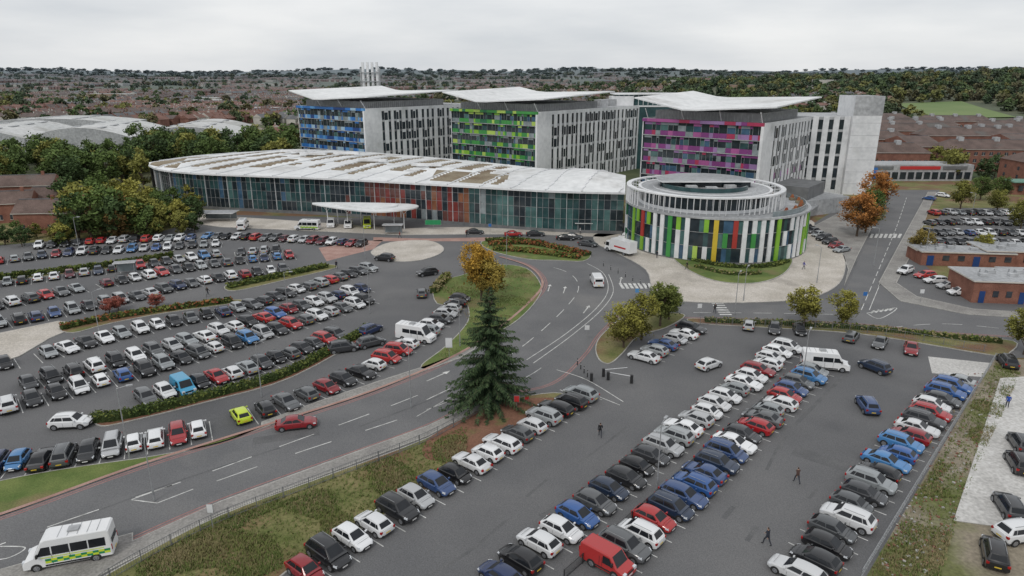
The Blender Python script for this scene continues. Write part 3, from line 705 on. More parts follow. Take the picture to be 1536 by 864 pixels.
# entrance canopy
mb=MB()
cpts=px([(478,304),(612,306),(620,313),(560,318),(484,309)],5.6)
cp=catmull(cpts,4,True); mb.prism(cp,5.4,5.7,'roofw')
c=sum(cp,Vector())/len(cp); mb.prism([c+(p-c)*.6 for p in cp],5.7,6.1,'roofw')
for u_,v_ in ((490,308),(520,311),(560,313),(605,313),(505,306),(540,307),(590,308)):
    p=G(u_,v_,5.5); mb.cyl((p.x,p.y,0),(p.x,p.y,4.2),.14,.12,8,'white')
    for a in (0,2.1,4.2): mb.cyl((p.x,p.y,4.0),(p.x+math.cos(a)*1.3,p.y+math.sin(a)*1.3,5.4),.07,.05,6,'white')
mb.obj('entrance_canopy')
# rotunda
mb=MB(); cx,cy,RR=47.6,158.5,20.4
def pol(a,r,z): return (cx+r*math.cos(a),cy+r*math.sin(a),z)
N=132; zt=9.7; fl=[.4,3.5,6.6,zt-.3]
seq=['white','grn1','white','g_teal','grn3','white','g_dark','grn2','white','grn1','g_blue','white','grn4','white','g_teal2','white','grn1','g_dark','yel','white','grn1','white','grn2']
rr=random.Random(21); typ=[rr.choice(seq) for _ in range(N)]
for i in (75,97): typ[i]='redp'
for i in range(N):
    a0=2*math.pi*i/N; a1=2*math.pi*(i+1)/N
    for k in range(3):
        c=typ[i]
        if i%2==0: c=rr.choice(['g_dark','g_teal','g_dark','g_blue','g_teal','g_dark','g_teal2'])
        elif rr.random()<.2: c=rr.choice(seq)
        sol=not c.startswith('g_'); r=RR+(.28 if sol else .02)
        z0,z1=fl[k],fl[k+1]-(.0 if sol else .18)
        P=[pol(a0,RR-.3,z0),pol(a1,RR-.3,z0),pol(a1,r,z0),pol(a0,r,z0),pol(a0,RR-.3,z1),pol(a1,RR-.3,z1),pol(a1,r,z1),pol(a0,r,z1)]
        mb.mesh8(P,c)
def ringband(r0,r1,z0,z1,k,n=96,kt=None,a=0,b=360):
    A,B=math.radians(a),math.radians(b)
    for i in range(n):
        a0=A+(B-A)*i/n;a1=A+(B-A)*(i+1)/n
        mb.mesh8([pol(a0,r0,z0),pol(a1,r0,z0),pol(a1,r1,z0),pol(a0,r1,z0),pol(a0,r0,z1),pol(a1,r0,z1),pol(a1,r1,z1),pol(a0,r1,z1)],k,kt)
ringband(RR-.4,RR+.15,0,.4,'dgrey'); ringband(RR-.35,RR+.36,zt-.3,zt+.12,'greyclad')
for z in (3.38,6.48): ringband(RR-.25,RR+.10,z,z+.1,'steel')
mb.face([pol(2*math.pi*i/96,RR-.3,zt) for i in range(96)],'greyroof')
cx-=3.2; cy-=1.0
r1=14.6
ringband(r1-.3,r1,zt+.02,zt+.7,'white'); ringband(r1-.5,r1-.1,zt+.7,zt+3.3,'g_dark')
for i in range(70):
    a=2*math.pi*i/70; p=pol(a,r1-.02,0); mb.cyl((p[0],p[1],zt+.7),(p[0],p[1],zt+3.3),.06,.06,4,'white',False)
mb.face([pol(2*math.pi*i/96,r1-.2,zt+3.45) for i in range(96)],'greyroof')
ringband(r1-.3,r1+.35,zt+3.3,zt+3.65,'white')
ringband(r1+2.0,r1+3.1,zt+3.7,zt+4.0,'white')
for i in range(24):
    a=2*math.pi*i/24; p=pol(a,r1+.3,0); q=pol(a,r1+2.1,0); mb.cyl((p[0],p[1],zt+3.5),(q[0],q[1],zt+3.8),.09,.09,4,'white',False)
for i in range(84):
    a=2*math.pi*i/84; q=pol(a,r1+3.0,0)
    if R.random()<.9: mb.box((q[0],q[1],zt+1.95),(.3,.07,3.4),'white',a)
ringband(9.4,9.8,zt+3.45,zt+4.6,'g_teal',40,None,150,330)
pts=[pol(math.radians(x),10.2,0) for x in range(-10,190,10)]
mb.prism([pol(math.radians(x),11.6,0) for x in range(0,360,8)],zt+3.45,zt+3.7,'white','greyroof')
mb.prism(pts,zt+3.7,zt+5.0,'g_dark','greyroof')
pts2=[pol(math.radians(x),10.8,0) for x in range(-14,198,10)]
mb.prism(pts2,zt+5.0,zt+5.3,'white','greyroof')
for x,y in ((-4,-4),(0,-6),(5,-3)): mb.box((cx+x,cy+y,zt+4.1),(2.4,1.8,.8),'greyclad')
cx+=3.2; cy+=1.0
ringband(RR-.9,RR-.75,zt+.02,zt+1.1,'g_pale',60,None,-70,60)
for i in range(9):
    a=math.radians(-55+i*12); p=pol(a,18.6,0); mb.box((p[0],p[1],zt+.4),(1.2,.9,.6),'sedum',a); mb.cyl((p[0],p[1],zt+.7),(p[0],p[1],zt+1.4),.5,.2,7,'hedge_r')
mb.obj('rotunda_building')
# generic houses and blocks
def house(mb,c,w,d,h,rh,rot,wall,roof,detail=False,hip=0):
    ca,sa=math.cos(rot),math.sin(rot)
    def T(x,y,z): return (c[0]+x*ca-y*sa,c[1]+x*sa+y*ca,c[2]+z)
    mb.mesh8([T(-w/2,-d/2,-2),T(w/2,-d/2,-2),T(w/2,d/2,-2),T(-w/2,d/2,-2),T(-w/2,-d/2,h),T(w/2,-d/2,h),T(w/2,d/2,h),T(-w/2,d/2,h)],wall)
    e=.35; z=h-.02; hx=w/2-hip
    a,b,c_,dd=T(-w/2-e,-d/2-e,z),T(w/2+e,-d/2-e,z),T(w/2+e,d/2+e,z),T(-w/2-e,d/2+e,z); r0,r1=T(-hx-(0 if hip else e),0,h+rh),T(hx+(0 if hip else e),0,h+rh)
    mb.face([a,b,r1,r0],roof); mb.face([c_,dd,r0,r1],roof); k=wall if not hip else roof; mb.face([dd,a,r0],k); mb.face([b,c_,r1],k)
    def bx(x0,x1,y0,y1,z0,z1,k): mb.mesh8([T(x0,y0,z0),T(x1,y0,z0),T(x1,y1,z0),T(x0,y1,z0),T(x0,y0,z1),T(x1,y0,z1),T(x1,y1,z1),T(x0,y1,z1)],k)
    if detail:
        bx(-hx,hx,-.15,.15,h+rh-.1,h+rh+.12,'tile3')
        for s in (-1,1):
            y=s*(d/2+.3); bx(-w/2-.35,w/2+.35,min(y,y+.1*s),max(y,y+.1*s),h-.2,h-.05,'render')
        nw=max(2,int(w/2.8)); nfl=max(1,int(h/2.8))
        for s in (-1,1):
            for i in range(nw):
                x=-w/2+(i+.5)*w/nw
                for f in range(nfl):
                    z0=.9+f*2.8; y=s*d/2
                    bx(x-.65,x+.65,y-.03,y+.03,z0,z0+1.3,'window'); bx(x-.04,x+.04,y-.05,y+.05,z0,z0+1.3,'render')
                    bx(x-.75,x+.75,y-.07,y+.07,z0-.12,z0-.02,'render')
        for s in (-1,1):
            x0=s*w/2
            for f in range(nfl):
                z0=.9+f*2.8
                for yy in ((-.25,.25) if d>9 else (0,)): bx(x0-.03,x0+.03,yy*d-.55,yy*d+.55,z0,z0+1.2,'window')
        if w>30:
            for q in range(int(w/14)): bx(-w/2+8+q*14,-w/2+10+q*14,-1.2,1.2,h+rh*.55,h+rh+1.0,'greyclad')
    if h<7: bx(w*.3-.4,w*.3+.4,-.3,.3,h,h+rh+1,wall)
for u_,v_,w,d,rot in ((45,300,17,9,.25),(95,322,13,8,.1),(20,330,12,8,.3),(118,345,9,7,.1),(-60,315,16,9,.2),(70,345,10,8,.1)):
    mb=MB(); p=G(u_,v_); house(mb,p,w,d,5.2,2.8,rot,'brick','tile',True); mb.obj('brick_house')
for X,Y,w,d,h,rot in ((152,285,34,11,7,-.05),(196,288,38,12,8,-.1),(176,306,13,26,8,0),(220,304,14,28,9,0),(160,322,44,12,9,.05),(215,330,46,12,10,.0),(255,318,34,12,9,.1),(172,350,12,34,9,.05),(205,358,40,12,10,.0),(245,352,36,12,9,0),(285,340,36,12,9,0),(165,382,50,12,10,.0),(222,388,44,13,10,0),(272,382,40,12,10,.05),(190,412,40,12,9,.1),(240,418,46,13,9,0),(300,400,40,12,10,0),(160,440,44,12,9,.1),(215,450,50,12,9,0),(280,446,44,12,9,-.1),(235,470,60,14,9,.05)):
    mb=MB(); house(mb,(X,Y,0),w,d,h+1,3.4,rot,'brick','tile',True,hip=4.5 if w>d else 0); mb.obj('brick_hospital_wing')
mb=MB(); house(mb,(190,240,0),30,14,9.5,3.2,-.05,'brick','tile',True,hip=4); house(mb,(202,226,0),12,18,7,3,-.05,'brick','tile',True); mb.box((176,227,4.3),(22,7,.4),'grnroof',-.05); mb.box((176,228,2),(20,6,4),'brick',-.05)
for i in range(8): mb.box((168+i*2.4,224.9-.12*i,2.2),(1.5,.2,1.8),'window',-.05)
mb.obj('brick_clinic')
mb=MB(); mb.box((150,262,3),(44,12,6),'greyclad',0,'greyroof'); mb.box((152,255.8,4.9),(15,.2,1.2),'bred'); mb.box((137,255.8,4.9),(10,.2,1.2),'dgrey'); mb.box((133,255.6,3),(6,.3,4),'blue1')
for i in range(12): mb.box((137+i*3,255.9,2.0),(2.2,.1,2.6),'g_dark')
mb.box((165,255.8,4.9),(9,.2,1.2),'dgrey')
mb.obj('emergency_entrance')
mb=MB()
for (u0,v0,w,d,h,rot) in ((1452,400,18,6,2.8,-.12),(1545,400,18,8,3.2,-.12),(1512,452,13,9,3.8,-.12),(1580,452,10,12,3.4,-.12),(1408,396,8,5,2.6,-.12)):
    q=G(u0,v0); mb.box((q.x,q.y+3,h/2),(w,d,h),'brick',rot); mb.box((q.x,q.y+3,h+.12),(w+.5,d+.5,.24),'render',rot,'greyroof')
    for i in range(6): mb.box((q.x-w*.42+i*w*.165, q.y+3-d/2-.02-(-w*.42+i*w*.165)*.12,1.7 if i%3 else 1.1),(w*.07,.2,1.1 if i%3 else 2.1),'window' if i%3 else 'blue4',rot)
    for i in range(4): mb.box((q.x-w*.3+i*w*.2,q.y+2+i%2*2,h+.5),(1.4,1.0,.5),'greyclad',rot); mb.cyl((q.x-w*.25+i*w*.2,q.y+4,h+.2),(q.x-w*.25+i*w*.2,q.y+4,h+1.0),.12,.12,6,'steel')
mb.obj('brick_plant_building')
mb=MB(); mb.box((88,196,2.2),(18,8,4.4),'greyclad',.5,'greyroof'); mb.box((80,183,2.8),(2.2,26,.4),'steel',-.6); mb.box((96,205,1.6),(9,3,3.2),'white',.6); mb.box((82,200,4.0),(14,16,8),'dgrey',-.68); mb.obj('service_building')
def vault(X,Y,w,l,h,rise,rot):
    mb=MB(); ca,sa=math.cos(rot),math.sin(rot)
    T=lambda x,y,z:(X+x*ca-y*sa,Y+x*sa+y*ca,z)
    n=12; prof=[(-w/2+w*i/n,h+rise*math.sin(math.pi*i/n)) for i in range(n+1)]
    for i in range(n):
        mb.face([T(prof[i][0],-l/2,prof[i][1]),T(prof[i+1][0],-l/2,prof[i+1][1]),T(prof[i+1][0],l/2,prof[i+1][1]),T(prof[i][0],l/2,prof[i][1])],'whitefar')
    for i in range(2,n-1,3):
        for y in (-l*.35,-l*.1,l*.15,l*.38): x,z=prof[i]; mb.mesh8([T(x-1,y-4,z),T(x+1,y-4,z),T(x+1,y+4,z),T(x-1,y+4,z),T(x-1,y-4,z+.35),T(x+1,y-4,z+.35),T(x+1,y+4,z+.35),T(x-1,y+4,z+.35)],'greyclad')
    for s in (-1,1):
        mb.face([T(-w/2,s*l/2*.998,0)]+[T(x,s*l/2*.998,z) for x,z in prof]+[T(w/2,s*l/2*.998,0)],'greyclad'); mb.face([T(s*w/2,-l/2,0),T(s*w/2,l/2,0),T(s*w/2,l/2,h),T(s*w/2,-l/2,h)],'greyclad')
    for k in range(6):
        x=-w/2+w*(k+.5)/6; mb.mesh8([T(x-1.8,-l/2-.1,.3),T(x+1.8,-l/2-.1,.3),T(x+1.8,-l/2+.1,.3),T(x-1.8,-l/2+.1,.3),T(x-1.8,-l/2-.1,4),T(x+1.8,-l/2-.1,4),T(x+1.8,-l/2+.1,4),T(x-1.8,-l/2+.1,4)],'dgrey')
    mb.obj('warehouse')
vault(-178,400,52,70,7,5,.18); vault(-229,392,50,70,7,5,.18); vault(-279,384,50,70,7,5,.18); vault(-330,380,50,70,7,4.5,.18); vault(-300,470,90,40,8,3,.1)
# town
mb=MB()
for _ in range(700):
    Y=430+ (R.random()**1.35)*3300; X=R.uniform(-.88,.88)*Y
    if X>0.25*Y and Y<1300 and R.random()<.88: continue
    if -390<X<-120 and Y<540: continue
    if X>0 and X/Y>.42 and Y<620: continue
    if 120<X<350 and Y<500: continue
    rot=R.choice((.1,.35,-.4,1.3,1.6))+R.uniform(-.1,.1); nn=R.randint(6,14); wall=R.choice(('brick','brick','brick2','render')); roof=R.choice(('tile','tile2','tile2','tile3'))
    for side in (0,1):
        for i in range(nn):
            s=(i-nn/2)*11.5; x=X+math.cos(rot)*s-math.sin(rot)*side*26; y=Y+math.sin(rot)*s+math.cos(rot)*side*26
            if y<415 or (abs(x)<140 and y<360) or (120<x<350 and y<490): continue
            if infield(x,y): continue
            house(mb,(x,y,terr(x,y)),R.uniform(8,10),R.uniform(7.5,9),5.2,R.uniform(2.4,3.2),rot+(0 if R.random()<.8 else 1.57),wall if R.random()<.8 else 'render',roof if R.random()<.8 else 'tile')
for _ in range(44):
    Y=R.uniform(600,2900); X=R.uniform(-.8,.5)*Y; mb.box((X,Y,terr(X,Y)+3),(R.uniform(25,70),R.uniform(20,40),8),R.choice(('render','whitefar','brick2')),R.uniform(-.4,.4),'whitefar')
mb.obj('distant_town_houses')
# ------------------------------------------------------------ vegetation
def tree_mesh(seed,h,r,th,nc,nl,ls,name):
    rr=random.Random(seed); mb=MB(); zc=(h+th)/2; hz=(h-th)/2
    mb.cyl((0,0,-.1),(rr.uniform(-.1,.1),0,th+hz*.3),.028*h,.016*h,8,'bark')
    mb.cyl((0,0,th+hz*.3),(rr.uniform(-.3,.3),rr.uniform(-.3,.3),h*.88),.016*h,.004*h,6,'bark')
    for c in range(nc):
        while True:
            p=Vector((rr.uniform(-1,1),rr.uniform(-1,1),rr.uniform(-1,1)))
            if .35<p.length<1: break
        sq=1-.25*max(0,p.z)-.15*max(0,-p.z)
        k=rr.uniform(.82,1.12)
        C=Vector((p.x*r*sq*k,p.y*r*sq*k,zc+p.z*hz*.95))
        cr=r*rr.uniform(.20,.36)
        if c%4==0: mb.cyl((0,0,max(th*.8,C.z-hz*.8)),C,.008*h,.003*h,5,'bark',False)
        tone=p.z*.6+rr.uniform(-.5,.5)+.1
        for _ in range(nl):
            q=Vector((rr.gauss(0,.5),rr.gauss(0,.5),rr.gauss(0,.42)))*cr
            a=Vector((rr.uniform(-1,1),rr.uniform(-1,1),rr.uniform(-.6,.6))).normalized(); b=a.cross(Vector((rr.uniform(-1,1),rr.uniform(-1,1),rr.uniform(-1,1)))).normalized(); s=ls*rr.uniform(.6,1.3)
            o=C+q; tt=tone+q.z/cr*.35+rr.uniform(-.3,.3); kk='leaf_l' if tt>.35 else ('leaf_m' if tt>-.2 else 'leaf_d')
            mb.face([o-a*s-b*s*.55,o+a*s-b*s*.4,o+a*s*.9+b*s*.55,o-a*s*.8+b*s*.5],kk)
    return mb.data(name)
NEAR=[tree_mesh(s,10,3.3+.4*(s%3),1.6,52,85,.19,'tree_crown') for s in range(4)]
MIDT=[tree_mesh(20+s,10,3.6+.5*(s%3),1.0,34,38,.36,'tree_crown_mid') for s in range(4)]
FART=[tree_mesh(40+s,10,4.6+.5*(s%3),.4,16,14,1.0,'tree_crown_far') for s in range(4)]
GOLD=(.31,.19,.035); OLIVE=(.155,.155,.04); GREEN=(.075,.110,.032); DGREEN=(.048,.076,.028); ORANGE=(.29,.13,.04); YG=(.20,.19,.045)
def tr(u,v,hh,col,name='broadleaf_tree',ms=None,wd=1.0):
    p=G(u,v); ms=ms or NEAR; s=hh/10
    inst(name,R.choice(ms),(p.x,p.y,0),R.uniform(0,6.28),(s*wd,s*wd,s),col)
tr(722,452,10.2,GOLD,'autumn_tree',wd=.8); tr(738,456,8.5,(.25,.19,.045),'autumn_tree',wd=.9); tr(712,425,8.5,GOLD,'autumn_tree',wd=.8)
tr(935,522,7.2,YG,'autumn_tree');tr(962,510,7.4,(.16,.155,.035));tr(990,490,7.5,(.11,.13,.035));tr(1003,480,6,GREEN)
tr(1205,492,7,YG,'autumn_tree',wd=1.05);tr(1262,490,6,YG,'autumn_tree',wd=1.05)
for u,v,h,c in ((1285,355,11,ORANGE),(1298,350,9,OLIVE),(1312,315,12,ORANGE),(1305,330,9,GREEN),(1378,385,6.5,(.18,.14,.04)),(1474,386,5.5,YG),(1440,315,9,OLIVE),(1495,318,7,OLIVE),(1536,532,7.5,OLIVE),(1470,300,8,GREEN),(1530,345,8,OLIVE),(1500,300,8,GREEN)): tr(u,v,h,c,'autumn_tree' if c in(ORANGE,YG) else 'broadleaf_tree')
for _ in range(95):
    u=R.uniform(105,300); v=R.uniform(310,372)
    if v>352+(300-u)*.05: continue
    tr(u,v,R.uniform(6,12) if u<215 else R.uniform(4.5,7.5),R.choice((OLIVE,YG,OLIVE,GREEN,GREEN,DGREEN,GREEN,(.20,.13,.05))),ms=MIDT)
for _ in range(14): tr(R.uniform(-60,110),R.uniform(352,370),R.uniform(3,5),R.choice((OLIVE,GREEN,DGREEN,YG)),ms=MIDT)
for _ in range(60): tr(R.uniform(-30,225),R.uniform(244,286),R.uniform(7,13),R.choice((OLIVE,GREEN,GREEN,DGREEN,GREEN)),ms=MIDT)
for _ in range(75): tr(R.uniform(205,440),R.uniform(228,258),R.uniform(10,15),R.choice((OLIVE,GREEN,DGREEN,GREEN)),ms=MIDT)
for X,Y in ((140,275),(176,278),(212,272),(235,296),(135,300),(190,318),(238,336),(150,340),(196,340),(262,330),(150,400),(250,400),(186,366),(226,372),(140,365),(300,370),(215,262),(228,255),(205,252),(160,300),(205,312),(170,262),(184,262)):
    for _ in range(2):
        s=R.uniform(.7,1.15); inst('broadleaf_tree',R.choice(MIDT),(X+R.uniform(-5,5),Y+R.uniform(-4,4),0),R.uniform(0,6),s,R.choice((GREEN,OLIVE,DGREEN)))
woods=empty('distant_trees')
def far(x,y,s,c): inst('tree_clump',R.choice(FART),(x,y,terr(x,y)-.6),R.uniform(0,6.28),s,c,woods)
FC=(GREEN,DGREEN,OLIVE,(.060,.080,.032),(.11,.10,.04),DGREEN,GREEN)
for _ in range(2700):
    Y=400+(R.random()**1.45)*3600; X=R.uniform(-.88,.88)*Y
    if infield(X,Y): continue
    if -350<X<-140 and Y<500: continue
    if 120<X<330 and Y<480: continue
    far(X,Y,R.uniform(.7,1.4),R.choice(FC))
for _ in range(120):
    Y=650+R.random()*3800; X=R.uniform(-.88,.88)*Y
    for _ in range(14):
        x=X+R.gauss(0,70);y=Y+R.gauss(0,22)
        if not infield(x,y): far(x,y,R.uniform(.9,1.7),R.choice(FC))
for _ in range(1500):
    X=R.gauss(640,260); Y=R.gauss(900,190)
    if infield(X,Y) or Y<480: continue
    far(X,Y,R.uniform(.8,1.6),R.choice(FC))
for _ in range(420):
    X=R.gauss(330,200); Y=R.gauss(1050,160)
    if not infield(X,Y): far(X,Y,R.uniform(.9,1.5),R.choice(FC))
for _ in range(150):
    x,y=R.uniform(-60,520),R.uniform(490,580)
    if not infield(x,y): far(x,y,R.uniform(.6,1.0),R.choice(FC))
for _ in range(1200):
    Y=R.uniform(3000,6400); X=R.uniform(-.9,.9)*Y; s=R.uniform(1.5,3.0); far(X,Y,(s*1.8,s*1.8,s*.75),R.choice(FC))
def spruce(h,rm):
    rr=random.Random(5); mb=MB(); mb.cyl((0,0,-.2),(0,0,h*.97),.26,.03,10,'bark')
    z=.7
    while z<h-.15:
        f=1-z/h; prof=(f**.86)*rm*1.08 if f<.8 else rm*(.86+.1*rr.random())
        nb=int(5+5.5*f)
        for _ in range(nb):
            a=rr.uniform(0,6.283); l=prof*rr.uniform(.5,1.22)+.12; zz=z+rr.uniform(-.15,.15); ca,sa=math.cos(a),math.sin(a)
            n=max(3,int(l/.22)); prev=Vector((0,0,zz)); rise=rr.uniform(.0,.25)
            for i in range(1,n+1):
                t=i/n; r=l*t; dz=rise*r*.5-.055*r*r*(1+.3*rr.random())+(.16*(t**4)*l*.5)
                P=Vector((ca*r,sa*r,max(.15,zz+dz)))
                if i==1 or i%2==0: mb.cyl(prev,P,.03*(1-t)+.012,.028*(1-t)+.008,4,'bark',False); prev=P
                wdt=(1-t*.75)*min(.7,l*.3)+.09
                for s in (-1,1):
                    for q in range(3):
                        L_=wdt*rr.uniform(.6,1.2); ang=a+s*rr.uniform(.5,1.3); d=Vector((math.cos(ang),math.sin(ang),-rr.uniform(.25,.9)))
                        o=P+Vector((rr.uniform(-.08,.08),rr.uniform(-.08,.08),rr.uniform(-.06,.05))); e=o+d*L_; sd=Vector((-d.y,d.x,rr.uniform(-.4,.4))).normalized()*(.05+.035*rr.random())
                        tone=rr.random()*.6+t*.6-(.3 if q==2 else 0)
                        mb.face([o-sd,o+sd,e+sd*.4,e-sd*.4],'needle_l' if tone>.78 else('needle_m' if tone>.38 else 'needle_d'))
        z+=.27+.13*f
    return mb.data('spruce')
p=G(736,606); inst('spruce_tree',spruce(14.8,5.4),(p.x,p.y,.1),0,1)
def leafstrip(name,L,w,h,dens=60,pal=('hedge_l','hedge_m','hedge_m','hedge_d'),z0=.12,ls=.12,world=None):
    rr=random.Random(len(name)+int(L[0][0])); P=world or (catmull(px(L),5) if len(L)>2 else px(L)); mb=MB(); S=resample(P,.5)
    for p,d in S:
        q=Vector((-d.y,d.x,0)); hh=h*rr.uniform(.75,1.0); a=p-d*.3; b=p+d*.3; W=w*.36*rr.uniform(.8,1.1)
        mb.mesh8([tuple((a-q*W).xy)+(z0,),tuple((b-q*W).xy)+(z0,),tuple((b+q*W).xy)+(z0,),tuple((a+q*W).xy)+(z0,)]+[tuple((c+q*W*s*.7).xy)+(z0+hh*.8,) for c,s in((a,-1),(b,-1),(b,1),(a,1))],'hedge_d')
        kk=rr.choice(pal)
        for _ in range(int(dens*.5)):
            s=rr.uniform(-.5,.5); z=z0+hh*(1-abs(rr.gauss(0,.3))) if abs(s)<.35 else z0+rr.uniform(.1,.95)*hh
            o=p+d*rr.uniform(-.3,.3)+q*(s*w*rr.uniform(.85,1.1)); o=Vector((o.x,o.y,max(z0+.05,z))); u=Vector((rr.uniform(-1,1),rr.uniform(-1,1),rr.uniform(-.6,.6))).normalized(); v=u.cross(Vector((rr.uniform(-1,1),rr.uniform(-1,1),rr.uniform(-1,1)))).normalized(); t=ls*rr.uniform(.7,1.5)
            mb.face([o-u*t-v*t*.6,o+u*t-v*t*.5,o+u*t+v*t*.6,o-u*t+v*t*.5],kk if rr.random()<.35 else rr.choice(pal))
    return mb.obj(name)
leafstrip('hedge',[(142,632),(185,628),(305,599),(435,561),(552,496)],1.7,1.1,70)
leafstrip('flower_bed',[(735,368),(790,366),(850,376),(880,384)],2.6,.9,60,('hedge_l','hedge_r','hedge_r','hedge_d'),ls=.2)
leafstrip('flower_bed',[(742,375),(790,378),(835,384),(868,388)],2.6,.9,60,('hedge_l','hedge_m','hedge_l','hedge_r'),ls=.2)
leafstrip('shrub_bed',[(730,362),(770,361),(815,366)],1.6,.8,40,('hedge_l','hedge_m','hedge_m','hedge_d'),ls=.18)
leafstrip('shrub_bed',[(95,494),(160,480),(250,466),(350,453)],1.8,.9,40,('hedge_l','hedge_m','hedge_d','hedge_r'),ls=.2)
leafstrip('shrub_bed',[(345,432),(400,420),(490,401)],2.4,.9,40,('hedge_l','hedge_m','hedge_d'),ls=.2)
leafstrip('hedge',[(0,420),(150,402),(260,386)],1.8,1.2,50,ls=.2)
leafstrip('shrub_bed',[(1030,390),(1090,402),(1150,402),(1180,394)],1.6,.7,30,ls=.2,z0=.26)
leafstrip('shrub_bed',[(1045,402),(1095,413),(1140,412)],1.8,.6,22,('hedge_l','dry','hedge_m'),ls=.2,z0=.26)
leafstrip('shrub_bed',[(1060,483),(1180,488),(1300,495),(1420,507),(1500,515)],1.4,.8,26,('dry','hedge_l','hedge_m','dry'),ls=.16)
leafstrip('shrub_bed',[(650,440),(672,416)],1.6,1.3,50,('dry','dry','hedge_l'),ls=.2)
for u,v in ((165,470),(178,466),(235,462)): tr(u,v,2.6,(.24,.08,.06),'red_shrub',wd=1.5)
def tufts(name,poly,n,h,pal,z=.12):
    P=px(poly); xs_=[p.x for p in P]; ys_=[p.y for p in P]; mb=MB(); rr=random.Random(n); k=0; it=0
    def inside(x,y):
        c=False; j=len(P)-1
        for i in range(len(P)):
            if (P[i].y>y)!=(P[j].y>y) and x<(P[j].x-P[i].x)*(y-P[i].y)/(P[j].y-P[i].y)+P[i].x: c=not c
            j=i
        return c
    while k<n and it<n*20:
        it+=1; x=rr.uniform(min(xs_),max(xs_)); y=rr.uniform(min(ys_),max(ys_))
        if not inside(x,y): continue
        nv=noise.noise(Vector((x*.18,y*.18,3)))
        if nv<.0 and rr.random()<.85: continue
        k+=1; kk=pal[0] if nv+rr.uniform(-.3,.3)>.2 else pal[1]
        for _ in range(3):
            a=rr.uniform(0,6.28); hh=h*rr.uniform(.4,1.2); w=.045; o=Vector((x+rr.uniform(-.12,.12),y+rr.uniform(-.12,.12),z)); d=Vector((math.cos(a),math.sin(a),0)); e=o+d*hh*.6+Vector((0,0,hh)); q=Vector((-d.y,d.x,0))*w
            mb.face([o-q,o+q,e],kk)
    mb.obj(name)
tufts('long_grass',[(225,836),(330,780),(480,724),(640,664),(700,640),(700,695),(560,780),(430,852),(330,915),(150,900)],10000,.26,('dry','blade'),.14)
tufts('long_grass',[(655,430),(740,400),(790,405),(808,428),(800,450),(738,502),(645,550),(700,488)],4000,.2,('blade','dry'))
tufts('long_grass',[(1494,545),(1530,560),(1440,760),(1400,900),(1290,900),(1300,870)],5000,.25,('dry','blade'),.03)
mb=MB(); rr=random.Random(3)
for _ in range(700):
    t=rr.random(); u=1320+150*(1-t)+rr.uniform(-20,70)*1.0; v=560+320*t; p=G(u,v); s=rr.uniform(.05,.18)
    if u>1432+(782-v)*.33 and v<782: continue
    mb.box((p.x,p.y,.02+s*.3),(s*1.5,s,s*.8),R.choice(('kerb','dirt','brick')),rr.uniform(0,3))
mb.obj('rubble_stones')
# ------------------------------------------------------------ street furniture
def fence(name,L,h,k,bar=.5,post=2.5,z0=.12,rails=(.15,1.0)):
    P=catmull(px(L),5) if len(L)>2 else px(L); mb=MB(); S=resample(P,bar)
    for i,(p,d) in enumerate(S): mb.box((p.x,p.y,z0+h*.5),(.02,.02,h*.96),k,math.atan2(d.y,d.x))
    for p,d in resample(P,post): mb.box((p.x,p.y,z0+h*.53),(.07,.07,h*1.06),k,math.atan2(d.y,d.x))
    for f in rails:
        for i in range(len(S)-1):
            a=S[i][0];b=S[i+1][0]; mb.cyl((a.x,a.y,z0+h*f),(b.x,b.y,z0+h*f),.026,.026,4,k,False)
    mb.obj(name)
fence('railing_fence',[(120,905),(205,850),(330,786),(480,728),(640,664),(722,618)],1.15,'gsteel',.2)
fence('metal_fence',[(846,870),(1000,735),(1205,553)],.95,'black',.14,z0=.02)
fence('metal_fence',[(1492,540),(1400,690),(1290,872)],1.0,'steel',.5,z0=.02,rails=(.35,.7,1))
fence('railing_fence',[(1050,487),(1200,493),(1320,503),(1480,530)],1.1,'gsteel',.3)
def lamp(u,v,h=8,a=0,name='street_lamp'):
    mb=MB(); mb.cyl((0,0,0),(0,0,1.3),.10,.09,8,'steel'); mb.cyl((0,0,1.3),(0,0,h),.065,.045,8,'steel'); mb.cyl((0,0,h),(.9,0,h+.15),.035,.03,6,'steel'); mb.box((1.15,0,h+.16),(.6,.26,.1),'greyclad'); mb.box((1.15,0,h+.09),(.45,.18,.04),'headl')
    p=G(u,v); inst(name,mb.data('lamp'),(p.x,p.y,.1),a)
for u,v,h,a in ((195,690,8,.4),(232,752,6,2),(393,596,7,1),(617,612,8,2.2),(555,470,7,0),(432,470,7,0),(310,452,7,1),(150,505,7,1),(120,380,8,0),(548,388,7,0),(760,400,7,0),(1225,425,7,2),(1102,472,7,1),(1310,400,8,3),(1385,395,8,3),(985,735,7,1),(1203,575,7,1),(1115,452,6,1),(690,520,7,3),(1455,335,8,3),(1490,380,8,3)): lamp(u,v,h,a)
def sign(u,v,col,h=2.4,w=.7,hh=.7,a=0,name='traffic_sign'):
    mb=MB(); mb.cyl((0,0,0),(0,0,h),.035,.035,6,'steel'); mb.box((0,-.05,h-.1),(w,.03,hh),col); mb.box((0,-.03,h-.1),(w+.08,.02,hh+.08),'steel')
    p=G(u,v); inst(name,mb.data('sign'),(p.x,p.y,.1),a)
for s in ((674,540,'white',2.6,.9,1.4,0),(650,345,'hgreen',2,4,1.2,0),(775,612,'bred',1.2,.6,.8,0),(790,608,'bred',1.1,.5,.6,.3),(1048,478,'white',2.2),(1380,455,'white',2.2),(955,452,'blue2',2),(735,352,'blue1',2.4),(320,795,'white',2.2,.5,.8),(880,512,'white',2.2),(1296,452,'blue1',1.4)): sign(*s)
mb=MB()
